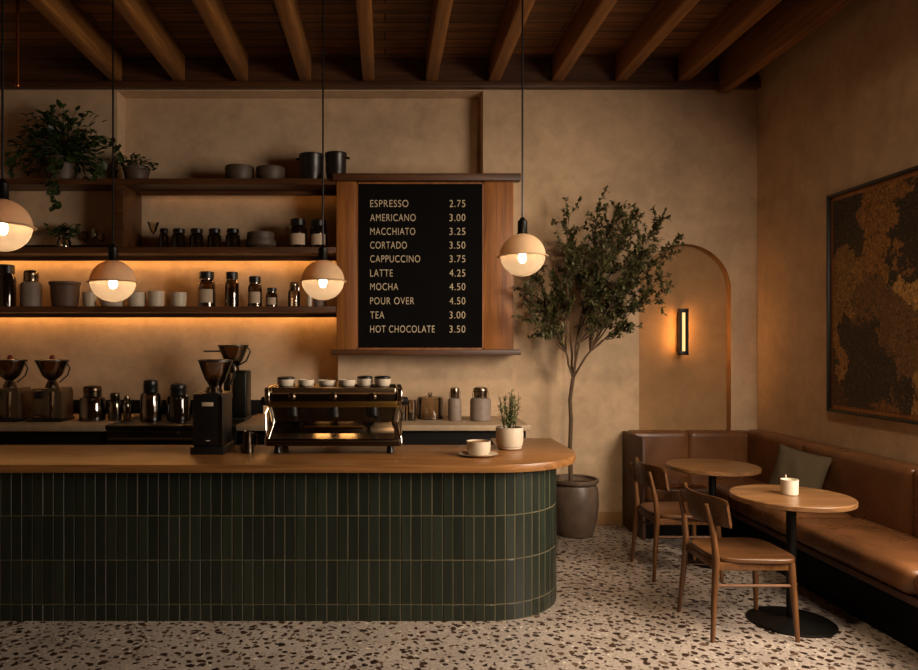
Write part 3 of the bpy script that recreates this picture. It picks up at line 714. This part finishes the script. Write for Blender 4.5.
# ------------------------------------------------------------------ cup, planter
yy = 4.50; xx = X(478.5, yy)
tag(MB().lathe(wall_prof([(.07, 0), (.085, .004), (.122, .017)], .004, .006), seg=36).build('saucer', M['ceramic'], loc=(xx, yy, CTZ)), 'cream saucer under the coffee cup on the bar', 'saucer')
e = empty('coffee_cup', (xx, yy, CTZ+.006), 'cream cup of latte standing on a saucer at the bar end', 'cup')
hc = .088
MB().lathe(wall_prof([(.05, 0), (.062, .006), (.073, hc*.35), (.075, hc*.7), (.075, hc)], .005), seg=32).build('body', M['ceramic'], e)
MB().lathe([(0, .06), (.069, .06), (.0695, .079), (0, .081)], seg=28).build('latte', M['coffee'], e)
MB().tube([(.05, .05, .07), (.08, .075, .068), (.078, .072, .03), (.045, .045, .022)], .006, 8).build('handle', M['ceramic'], e)
yy = 4.80; xx = X(509.5, yy); hp = Z(427, yy)-CTZ; rp = 27.5/F*yy/2
e = empty('potted_herb', (xx, yy, CTZ), 'rosemary in a round cream planter at the bar end', 'potted plant')
MB().lathe(wall_prof([(rp*.72, 0), (rp*.86, .008), (rp*.98, hp*.35), (rp, hp*.7), (rp*.97, hp)], .008), seg=32).build('planter', M['ceramic'], e)
MB().lathe([(0, .02), (rp*.9, .02), (rp*.9, hp-.02), (0, hp-.015)]).build('soil', M['soil'], e)
rnd = random.Random(7); fo = MB(); stn = MB()
def leaf(m, p, d, up, ln, wd, fold=.15):
    d = d.normalized(); s = d.cross(up)
    if s.length < 1e-3: s = d.cross(Vector((1, 0, 0)))
    s.normalize(); n = s.cross(d)
    a = m.bm.verts.new(p); b = m.bm.verts.new(p+d*ln)
    l1 = m.bm.verts.new(p+d*ln*.4+s*wd*.5+n*wd*fold); r1 = m.bm.verts.new(p+d*ln*.4-s*wd*.5+n*wd*fold)
    l2 = m.bm.verts.new(p+d*ln*.75+s*wd*.36+n*wd*fold*.7); r2 = m.bm.verts.new(p+d*ln*.75-s*wd*.36+n*wd*fold*.7)
    c1 = m.bm.verts.new(p+d*ln*.4); c2 = m.bm.verts.new(p+d*ln*.75)
    for f in ((a, c1, l1), (a, r1, c1), (c1, c2, l2, l1), (c1, r1, r2, c2), (c2, b, l2), (c2, r2, b)): m.bm.faces.new(f)
def rv(): return Vector((rnd.uniform(-1, 1), rnd.uniform(-1, 1), rnd.uniform(-1, 1)))
for k in range(13):
    a = rnd.uniform(0, 6.28); rr = rnd.uniform(0, .045); p = Vector((rr*math.cos(a), rr*math.sin(a), hp-.02))
    tip = p+Vector((p.x*1.3+rnd.uniform(-.03, .03), p.y*1.3+rnd.uniform(-.03, .03), rnd.uniform(.13, .26)))
    pts = [p.lerp(tip, i/6)+rv()*.003 for i in range(7)]; stn.tube(pts, .0022, 5)
    for i in range(46):
        t_ = rnd.uniform(.12, 1); q_ = p.lerp(tip, t_); d = (tip-p).normalized()*.5+rv()*.9
        leaf(fo, q_, d, Vector((0, 0, 1)), rnd.uniform(.028, .05), .007)
stn.build('stems', M['bark'], e); fo.build('leaves', M['leaf_herb'], e, smooth=False)

# ------------------------------------------------------------------ shelf plants
def bushy(px, Yd, zb, potw, poth, label, name, vols, nleaf, lsize, trails=(), ymin=None, potmat='stone_ceramic', seed=3):
    global rnd
    rnd = random.Random(seed)
    e = empty(name, (X(px, Yd), Yd, zb), label, 'potted plant')
    r = potw/2
    MB().lathe(wall_prof([(r*.74, 0), (r*.8, .006), (r*.96, poth*.8), (r, poth*.84), (r, poth)], .006)).build('pot', M[potmat], e)
    MB().lathe([(0, .02), (r*.8, .02), (r*.9, poth-.02), (0, poth-.01)]).build('soil', M['soil'], e)
    f_, s_ = MB(), MB(); base_ = Vector((0, 0, poth-.02))
    for c, rad, n in vols:
        c = Vector(c); rad = Vector(rad)
        for k in range(n):
            d = rv()
            while d.length > 1: d = rv()
            p = c+Vector((d.x*rad.x, d.y*rad.y, d.z*rad.z))
            if k % 3 == 0:
                b0 = base_+Vector((rnd.uniform(-r*.6, r*.6), rnd.uniform(-r*.6, r*.6), 0)); mid = b0.lerp(p, .5)+Vector((0, 0, .05)); s_.tube([b0, mid, p], .0025, 5)
            out = (p-base_); out.z *= .3
            leaf(f_, p, out.normalized()*.7+rv()*.6+Vector((0, 0, -.35)), Vector((0, -.5, 1)), lsize*rnd.uniform(.7, 1.25), lsize*rnd.uniform(.6, .85))
    for pts in trails:
        pts = [Vector(p) for p in pts]; s_.tube(pts, .003, 5)
        for a, b in zip(pts, pts[1:]):
            for k in range(5):
                p = a.lerp(b, (k+rnd.random())/5)+rv()*.012
                leaf(f_, p, rv()*.8+Vector((0, -.3, -.6)), Vector((0, -1, .3)), lsize*rnd.uniform(.6, 1), lsize*rnd.uniform(.5, .75))
    s_.build('stems', M['leaf_dark'], e); f_.build('leaves', M['leaf_dark'], e, smooth=False)
    return e
Yp = 6.335
bushy(62, Yp, z1, .285, .2, 'large trailing plant in dark grey pot on the top shelf', 'potted_trailing_plant',
      [((.0, -.08, .34), (.32, .17, .19), 230), ((-.26, -.07, .24), (.16, .12, .18), 60), ((.24, -.07, .28), (.19, .14, .18), 85), ((.06, -.05, .52), (.34, .1, .12), 46), ((.30, -.06, .10), (.09, .06, .09), 20), ((-.1, -.05, .5), (.22, .1, .14), 30)],
      0, .078,
      [[(.0, -.13, .2), (.01, -.19, .12), (.0, -.2, 0), (-.02, -.2, -.1), (.03, -.19, -.19), (.02, -.19, -.27)],
       [(.05, -.12, .2), (.06, -.19, .1), (.04, -.2, -.03), (.06, -.2, -.12)],
       [(.1, -.08, .2), (.3, -.1, .33), (.45, -.1, .36), (.53, -.1, .28), (.55, -.1, .2)],
       [(-.1, -.1, .2), (-.3, -.12, .25), (-.38, -.14, .12), (-.36, -.15, .02)],
       [(.1, -.1, .2), (.26, -.13, .2), (.36, -.14, .1), (.39, -.14, .0)]])
bushy(136.5, 6.36, z1, .235, .125, 'small leafy plant in dark bowl pot, right of the big trailing plant', 'potted_plant',
      [((0, -.02, .17), (.15, .1, .06), 60), ((.12, -.02, .15), (.07, .06, .05), 18), ((-.13, -.02, .16), (.07, .06, .06), 18)], 0, .05, potmat='stone_ceramic', seed=9)
# sprig in vase on shelf 2
e = empty('sprig_vase', (X(64, S2), S2, z2), 'leafy dark sprigs in a clear glass vase on the middle shelf', 'vase')
MB().lathe(wall_prof([(.04, 0), (.055, .01), (.06, .06), (.045, .1), (.05, .115)], .003)).build('vase', M['glass'], e)
rnd = random.Random(5); f_, s_ = MB(), MB()
for k in range(14):
    tip = Vector((rnd.uniform(-.17, .17), rnd.uniform(-.08, .03), rnd.uniform(.13, .22))); b0 = Vector((rnd.uniform(-.02, .02), 0, .02))
    mid = Vector((tip.x*.2, 0, .13)); s_.tube([b0, mid, tip], .002, 5)
    for j in range(9): leaf(f_, mid.lerp(tip, rnd.uniform(.3, 1.05))+rv()*.02, rv()+Vector((tip.x*3, -.3, -.1)), Vector((0, -.6, 1)), .045, .032)
s_.build('stems', M['leaf_dark'], e); f_.build('leaves', M['leaf_dark'], e, smooth=False)

# ------------------------------------------------------------------ tree
TY = 6.16; tx0 = X(574, TY)
e = empty('potted_tree', (tx0, TY, 0), 'slim indoor tree in a brown glazed pot between bar and arched niche', 'potted tree')
ph = Z(478, TY); pr_ = 24.5/F*TY
pot = MB().lathe(wall_prof([(pr_*.66, 0), (pr_*.74, .01), (pr_*.9, ph*.25), (pr_*.99, ph*.55), (pr_*.95, ph*.82), (pr_*.88, ph*.9), (pr_*.98, ph*.95), (pr_*.98, ph)], .02, .03), seg=40).build('pot', M['bronze_pot'], e)
MB().lathe([(0, .03), (pr_*.7, .03), (pr_*.88, ph*.55), (pr_*.84, ph*.88), (0, ph*.9)]).build('soil', M['soil'], e)
rnd = random.Random(21)
def T(px, py, dy=0): 
    v = P(px, py, TY); return Vector((v.x-tx0, dy, v.z))
fork = T(573, 378); tr_ = MB()
tr_.tube([Vector((T(571, 480).x, 0, ph*.86)), T(570, 450), T(571, 420), T(570, 400), fork], [.02, .018, .017, .016, .016], 10)
fo = MB()
def limit(p):
    if p.y > .27: p.y = .27
    if p.y < -.55: p.y = -.55
    return p
def branch(a, b, r0, r1, sag=.0, n=7):
    pts = []; side_ = rv()*.05*(b-a).length
    for i in range(n+1):
        t_ = i/n; p = a.lerp(b, t_)+side_*math.sin(math.pi*t_)+Vector((0, 0, sag*math.sin(math.pi*t_)))+rv()*.006
        pts.append(limit(p) if i else a.copy())
    tr_.tube(pts, [r0+(r1-r0)*i/n for i in range(n+1)], 6); return pts
def twig(p, d, ln, nl):
    d = d.normalized(); pts = [p]
    for i in range(4): pts.append(limit(pts[-1]+(d+rv()*.35)*ln/4))
    tr_.tube(pts, [.0026, .0022, .0018, .0014, .001], 4)
    for k in range(nl):
        t_ = rnd.uniform(.15, 1)*3.99; i = int(t_); q_ = pts[i].lerp(pts[i+1], t_-i)
        dd = (pts[i+1]-pts[i]).normalized()*.5+rv()
        leaf(fo, limit(q_), dd, Vector((0, -.3, 1)), rnd.uniform(.028, .046), rnd.uniform(.017, .026))
tg = [(519, 290, -.15, 5), (529, 318, -.25, 4), (537, 262, .1, 6), (570, 214, .0, 7), (590, 207, -.2, 8), (615, 214, -.05, 8), (638, 213, .1, 7), (652, 222, -.15, 7), (672, 243, -.05, 6), (652, 298, -.3, 5), (620, 326, -.2, 3), (606, 250, .2, 8), (588, 262, -.35, 8), (625, 268, -.25, 8), (557, 285, -.1, 7), (612, 298, .1, 6), (645, 262, .1, 6), (575, 238, .15, 7), (552, 322, .05, 3), (618, 234, -.3, 8), (590, 300, -.2, 5), (545, 300, .1, 6), (655, 278, -.1, 5), (600, 280, .05, 7), (563, 258, -.25, 7), (635, 245, -.2, 7)]
hubs = [T(565, 352, -.05), T(577, 345, .05), T(588, 352, -.08), T(571, 330, .02), T(581, 322, -.1)]
hb = [branch(fork, h_, .011, .008, n=4)[-1] for h_ in hubs]
for (px, py, dy, dens) in tg:
    tip = T(px, py, dy)
    h_ = min(hb, key=lambda q_: abs((q_-tip).normalized().x*1.0-(tip-fork).normalized().x)+(q_-tip).length*.1+rnd.uniform(0, .2))
    pts = branch(h_, tip, .0065, .002, rnd.uniform(-.02, .03), 9)
    for k in range(dens*3+5):
        t_ = rnd.uniform(.38, 1)*8.99; i = int(t_); p = pts[i].lerp(pts[i+1], t_-i)
        d = (pts[i+1]-pts[i]).normalized()*.7+rv()*.9+Vector((0, -.1, .15))
        twig(p, d, rnd.uniform(.09, .19), rnd.randint(15, 24))
tr_.build('trunk', M['bark'], e); fo.build('leaves', M['leaf_tree'], e, smooth=False)

# ------------------------------------------------------------------ banquette
e = empty('banquette', (2.8, 6.0, 0), 'L shaped brown leather banquette along back wall and right wall', 'banquette')
o = Vector((2.8, 6.0, 0))
def bx(m, x0, x1, y0, y1, z0, z1, **k): return m.soft(x0-o.x, x1-o.x, y0-o.y, y1-o.y, z0, z1, **k)
def hb_(m, x0, x1, y0, y1, z0, z1, b=.006): return m.box(x0-o.x, x1-o.x, y0-o.y, y1-o.y, z0, z1, b)
SX, BXL, YN = 2.71, 2.13, 1.6            # seat front, left end, near end
BT = .86
yw, yf, xb = YW-.02, 5.93, 3.18
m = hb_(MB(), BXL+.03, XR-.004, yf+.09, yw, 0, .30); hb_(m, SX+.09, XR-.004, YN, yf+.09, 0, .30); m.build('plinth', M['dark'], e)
hb_(MB(), BXL, BXL+.03, yf+.03, yw, .0, BT-.01, .008).build('end_panel', M['leather_dark'], e)
m = hb_(MB(), BXL+.03, SX+.2, yf+.03, yw, .27, .31); hb_(m, SX+.02, XR-.004, YN, yw, .27, .31); m.build('seat_rail', M['leather_dark'], e)
for a, b in ((BXL+.03, SX+.12),): bx(MB(), a, b, yf, yw-.1, .31, .465, r=.05, puff=.006).build('seat_cushion', M['leather'], e)
ys = [yw-.1, 4.87, 3.72, 2.6, YN]
for a, b in zip(ys, ys[1:]): bx(MB(), SX if a != ys[0] else SX, xb+.05, b+.001, a-.001, .31, .465, r=.055, puff=.006).build('seat_cushion', M['leather'], e)
xs_ = [BXL+.03, 2.67, xb+.06]
for a, b in zip(xs_, xs_[1:]): bx(MB(), a+.001, b-.001, yw-.15, yw, .40, BT, r=.03, puff=.004).build('back_cushion', M['leather'], e)
ys = [yw-.08, 5.5, 4.36, 3.2, YN]
for a, b in zip(ys, ys[1:]): bx(MB(), xb, XR-.006, b+.001, a-.001, .40, BT+.015, r=.035, puff=.007).build('back_cushion', M['leather'], e)

# pillow
m = MB(); n = 14; tb = bmesh.new(); bmesh.ops.create_grid(tb, x_segments=n, y_segments=n, size=1)
top = {}
tb.free()
def pv(i, j, s):
    u, v_ = i/n*2-1, j/n*2-1
    th = .075*max(0, (1-abs(u)**2.6)*(1-abs(v_)**2.6))**.6
    pin = 1-.07*(1-abs(u*v_))*1.0
    k = .192
    uu = u*k*(1-.06*(1-v_*v_)*abs(u)); vv = v_*k*(1-.06*(1-u*u)*abs(v_))
    return Vector((uu, vv, s*th+.006*math.sin(9*u+4*v_)*s*(1-u*u)*(1-v_*v_)))
grid = {}
for s in (1, -1):
    for i in range(n+1):
        for j in range(n+1):
            ed = i in (0, n) or j in (0, n)
            if s == -1 and ed: grid[s, i, j] = grid[1, i, j]
            else: grid[s, i, j] = m.bm.verts.new(pv(i, j, s))
    for i in range(n):
        for j in range(n):
            f = [grid[s, i, j], grid[s, i+1, j], grid[s, i+1, j+1], grid[s, i, j+1]]
            m.bm.faces.new(f if s == 1 else f[::-1])
po = m.build('throw_pillow', M['pillow'], ang=80); tag(po, 'dark olive square throw pillow leaning on the right leather bench back', 'pillow')
nrm = Vector((-.80, -.55, .30)).normalized(); upv = Vector((0, 0, 1)); ax = upv.cross(nrm).normalized(); ay = nrm.cross(ax)
rot = Matrix((ax, ay, nrm)).transposed()
rot = rot @ Matrix.Rotation(R(-9), 3, 'Z')
po.matrix_world = Matrix.Translation((3.02, 5.27, .665)) @ rot.to_4x4()

# ------------------------------------------------------------------ tables
def table(x, y, rt, rb, zt_, label):
    e = empty('cafe_table', (x, y, 0), label, 'table', 'round cafe tables')
    MB().lathe([(0, zt_-.032), (rt*.97, zt_-.032), (rt, zt_-.026), (rt, zt_-.004), (rt-.004, zt_), (0, zt_)], seg=64).build('tabletop', M['tabletop'], e)
    MB().lathe([(0, 0), (rb, 0), (rb, .008), (rb-.01, .014), (.05, .022), (.032, .03), (0, .03)], seg=48).build('base', M['blackmetal'], e)
    MB().lathe([(0, .024), (.027, .024), (.027, zt_-.05), (0, zt_-.05)], seg=20).build('column', M['blackmetal'], e)
    MB().lathe([(0, zt_-.06), (.04, zt_-.06), (.13, zt_-.04), (.13, zt_-.032), (0, zt_-.032)], seg=24).build('bracket', M['blackmetal'], e)
tx1, ty1 = 2.375, 4.21
table(tx1, ty1, .328, .235, .742, 'front round oak cafe table with white candle cup on it')
table(2.455, 5.40, .328, .215, .72, 'rear round oak cafe table near the back bench, nothing on it')
cyy = 4.235; cx0 = X(789.5, cyy)
e = empty('candle_cup', (cx0, cyy, .742), 'small white candle cup on the front round table', 'candle')
MB().lathe(wall_prof([(.042, 0), (.046, .004), (.048, .088)], .005, .008), seg=28).build('cup', M['cup_silver'], e)
MB().lathe([(0, .01), (.041, .01), (.042, .066), (0, .068)], seg=24).build('wax', M['candle'], e)
MB().tube([(-.02, 0, .07), (-.022, 0, .115)], .0025, 6).build('wick', M['candle'], e)

# ------------------------------------------------------------------ chairs
def chair(loc, label):
    e = empty('dining_chair', loc, label, 'chair', 'walnut chairs at the cafe tables')
    m = MB(); sh = []
    for k in range(48):                     # seat outline: superellipse, wider at the front
        a = 2*math.pi*k/48; cx2, sy = math.cos(a), math.sin(a)
        x = math.copysign(abs(cx2)**.45, cx2)*.235; y = math.copysign(abs(sy)**.5, sy)*(.225+.018*(x/.235)); sh.append((x+.015, y))
    m.prism(sh, .425, .452, .008, 3)
    for v in m.bm.verts:
        if v.co.z > .43: v.co.z -= .0
    m.build('seat', M['seatwood'], e)
    for s in (-1, 1):
        MB().tube([(.222, s*.222, 0), (.212, s*.207, .22), (.20, s*.195, .425)], [.0115, .017, .02], 12).build('leg', M['chairwood'], e)
        MB().tube([(-.245, s*.225, 0), (-.225, s*.205, .25), (-.212, s*.196, .44), (-.225, s*.192, .58), (-.262, s*.185, .745)], [.0115, .017, .0195, .016, .011], 12).build('leg', M['chairwood'], e)
        MB().tube([(-.221, s*.203, .30), (.209, s*.203, .30)], .0085, 10).build('stretcher', M['chairwood'], e)
    for s in (-1, 1): MB().box(-.2, .19, s*.192-.011, s*.192+.011, .383, .425, .003).build('apron', M['chairwood'], e)
    MB().box(-.218, -.196, -.19, .19, .383, .425, .003).build('cross_rail', M['chairwood'], e); MB().box(.19, .212, -.19, .19, .383, .425, .003).build('cross_rail', M['chairwood'], e)
    # curved back panel: concave towards the sitter
    m = MB(); n, rows = 20, 8; V = {}
    for s_i, th in ((0, -.007), (1, .007)):
        for i in range(n+1):
            u = i/n*2-1; y = u*.265
            for j in range(rows+1):
                w_ = j/rows; hgt = .165*(1-.10*u*u*0); z0_ = .618+.012*u*u; z_ = z0_+w_*(hgt-.018*u**6)
                x = -.232-.17*(z_-.6)*.9+.075*u*u + th
                if j in (0, rows): x = x-th*.55
                V[s_i, i, j] = m.bm.verts.new((x, y, z_))
    for i in range(n):
        for j in range(rows):
            m.bm.faces.new((V[0, i, j], V[0, i, j+1], V[0, i+1, j+1], V[0, i+1, j])); m.bm.faces.new((V[1, i, j], V[1, i+1, j], V[1, i+1, j+1], V[1, i, j+1]))
        for j in (0, rows): m.bm.faces.new((V[0, i, j], V[0, i+1, j], V[1, i+1, j], V[1, i, j]) if j == 0 else (V[0, i, j], V[1, i, j], V[1, i+1, j], V[0, i+1, j]))
    for j in range(rows):
        for i in (0, n): m.bm.faces.new((V[0, i, j], V[1, i, j], V[1, i, j+1], V[0, i, j+1]))
    bmesh.ops.recalc_face_normals(m.bm, faces=m.bm.faces[:])
    m.build('backrest', M['seatwood'], e, ang=60)
    return e
c0 = chair((2.03, 4.15, 0), 'walnut chair with curved backrest drawn up to the front table')
dup(c0, (2.085, 5.15, 0), 'walnut chair with curved backrest at the rear table, behind the front chair')

# ------------------------------------------------------------------ painting
py0, py1, pz0, pz1 = 3.7, 5.385, 1.125, 2.735
pc_ = (py0+py1)/2
e = empty('framed_painting', (XR, pc_, pz0), 'large dark abstract painting in thin black frame on right wall', 'painting')
hh = pz1-pz0; hw = (py1-py0)/2
m = MB()
for a, b, c, d in ((-hw, -hw+.022, 0, hh), (hw-.022, hw, 0, hh), (-hw+.022, hw-.022, 0, .022), (-hw+.022, hw-.022, hh-.022, hh)): m.box(-.05, -.002, a, b, c, d, .002)
m.build('frame', M['black'], e)
m = MB()
for a, b, c, d in ((-hw+.022, -hw+.055, .022, hh-.022), (hw-.055, hw-.022, .022, hh-.022), (-hw+.055, hw-.055, .022, .055), (-hw+.055, hw-.055, hh-.055, hh-.022)): m.box(-.028, -.002, a, b, c, d)
m.build('mat_border', M['post'], e)
MB().box(-.033, -.003, -hw+.055, hw-.055, .055, hh-.055).build('canvas', M['paint'], e, smooth=False)

# ------------------------------------------------------------------ sconce
ny = YW+ND; sx = X(682.5, ny-.10)
sz0, sz1 = Z(355, ny-.05), Z(309, ny-.05)
e = empty('wall_sconce', (sx, ny, sz0), 'slim dark vertical wall light glowing inside the arched niche', 'wall light')
hs = sz1-sz0
MB().box(-.011, .011, -.09, 0, hs*.08, hs*.92).build('mount', M['blackmetal'], e)
for s_ in (-1, 1): MB().box(s_*.0125-.0015, s_*.0125+.0015, -.085, -.045, hs*.08, hs*.92).build('back_light', M['backlight'], e, smooth=False)
MB().box(-.04, .04, -.10, -.087, 0, hs, .003).box(-.04, .04, -.14, -.10, 0, .035, .003).box(-.04, .04, -.14, -.10, hs-.035, hs, .003).box(-.04, -.028, -.135, -.10, .03, hs-.03).box(.028, .04, -.135, -.10, .03, hs-.03).build('housing', M['blackmetal'], e)
MB().lathe([(0, .036), (.013, .036), (.013, hs-.036), (0, hs-.036)], (.004, -.117, 0), seg=16).build('tube', M['tube'], e)

# ------------------------------------------------------------------ pendants
def pendant(px, pyr, Yd, label, first=None):
    x = X(px, Yd); zr = Z(pyr, Yd)
    if first is not None and abs(first['zr']-zr) < .001: pass
    e = empty('pendant_lamp', (x, Yd, zr), label, 'pendant lamp', 'globe pendant lamps')
    R0 = .14
    dome = [(R0*math.cos(a), R0*.98*math.sin(a)) for a in [R(3+k*6.5) for k in range(12)]]
    dome = [(r, z) for r, z in dome if r > .034]+[(.034, R0*.955)]
    MB().lathe([(R0+.002, .002)]+dome+[(.03, R0*.95)]+[(r-.003, z-.003) for r, z in reversed(dome[:-1])], seg=40, closed=True).build('dome', M['dome'], e)
    bl = [(R0*.985*math.cos(a), -R0*.9*math.sin(a)) for a in [R(2+k*7.5) for k in range(12)]]
    bw = MB(); bw.lathe([(R0*.985, 0)]+bl+[(0, -R0*.9)], seg=40); bw.build('bowl', M['bowl'], e)
    MB().lathe([(R0-.004, -.004), (R0+.016, -.006), (R0+.018, -.002), (R0+.003, .004), (R0-.004, .004)], seg=40, closed=True).build('rim', M['dome'], e)
    MB().lathe([(0, R0*.93), (.036, R0*.93), (.036, R0*.97), (.030, R0+.005), (.030, R0+.075), (.022, R0+.082), (.008, R0+.10), (0, R0+.10)], seg=24).build('socket', M['blackmetal'], e)
    MB().lathe([(0, -.036), (.014, -.032), (.021, -.016), (.021, -.004), (.012, .03), (.014, .06), (0, .06)], seg=20).build('bulb', M['bulb'], e)
    MB().tube([(0, 0, R0+.09), (0, 0, ZC-zr-.02)], .006, 8).build('cord', M['black'], e)
    MB().lathe([(0, ZC-zr-.03), (.05, ZC-zr-.03), (.055, ZC-zr-.02), (.055, ZC-zr), (0, ZC-zr)], seg=24).build('canopy', M['blackmetal'], e)
    return e
pendant(522.5, 256, 4.45, 'globe pendant lamp hanging right of the menu board before the tree')
pendant(323, 281, 4.72, 'globe pendant lamp hanging in front of the left post of the menu board')
pendant(113, 282, 4.55, 'globe pendant lamp hanging before the cream cups at left')
pendant(2.5, 226.5, 3.62, 'nearest globe pendant lamp, cut by the left photo edge')

# ------------------------------------------------------------------ light and camera
def area(name, loc, look, sx_, sy_, power, col, spread=180):
    l = bpy.data.lights.new(name, 'AREA'); l.shape = 'RECTANGLE'; l.size = sx_; l.size_y = sy_; l.energy = power; l.color = col; l.spread = R(spread)
    o_ = bpy.data.objects.new(name, l); C.objects.link(o_); o_.location = loc
    o_.rotation_euler = (Vector(look)-Vector(loc)).to_track_quat('-Z', 'Y').to_euler()
area('window_daylight', (XR+.35, (wy0+wy1)/2, (wz0+wz1)/2+.1), (1.5, 4.9, .3), wy1-wy0, wz1-wz0, 215, (1, .83, .67), 135)
area('right_wall_fill', (1.5, 2.7, 4.1), (2.7, 4.7, 1.0), .25, .25, 56, (1, .72, .45), 120)  # added warm fill for the right wall and painting, no fitting behind it
W = bpy.data.worlds.new('world'); bpy.context.scene.world = W; W.use_nodes = True
W.node_tree.nodes['Background'].inputs[0].default_value = (.9, .75, .6, 1); W.node_tree.nodes['Background'].inputs[1].default_value = .05
cam = bpy.data.cameras.new('camera'); co = bpy.data.objects.new('camera', cam); C.objects.link(co)
co.location = (0, 0, CAMZ); co.rotation_euler = (R(90), 0, 0)
cam.sensor_width = 36; cam.lens = F/918*36; cam.shift_x = (459-CX)/918; cam.shift_y = (CY-335)/918; cam.clip_start = .05
sc = bpy.context.scene; sc.camera = co
sc.view_settings.view_transform = 'Standard'; sc.view_settings.look = 'None'; sc.view_settings.gamma = 1; sc.view_settings.exposure = 0
try:
    sc.cycles.use_denoising = True; sc.cycles.max_bounces = 8; sc.cycles.transparent_max_bounces = 16; sc.cycles.caustics_reflective = False; sc.cycles.caustics_refractive = False
    sc.cycles.sample_clamp_indirect = 4; sc.cycles.use_light_tree = True
except Exception: pass
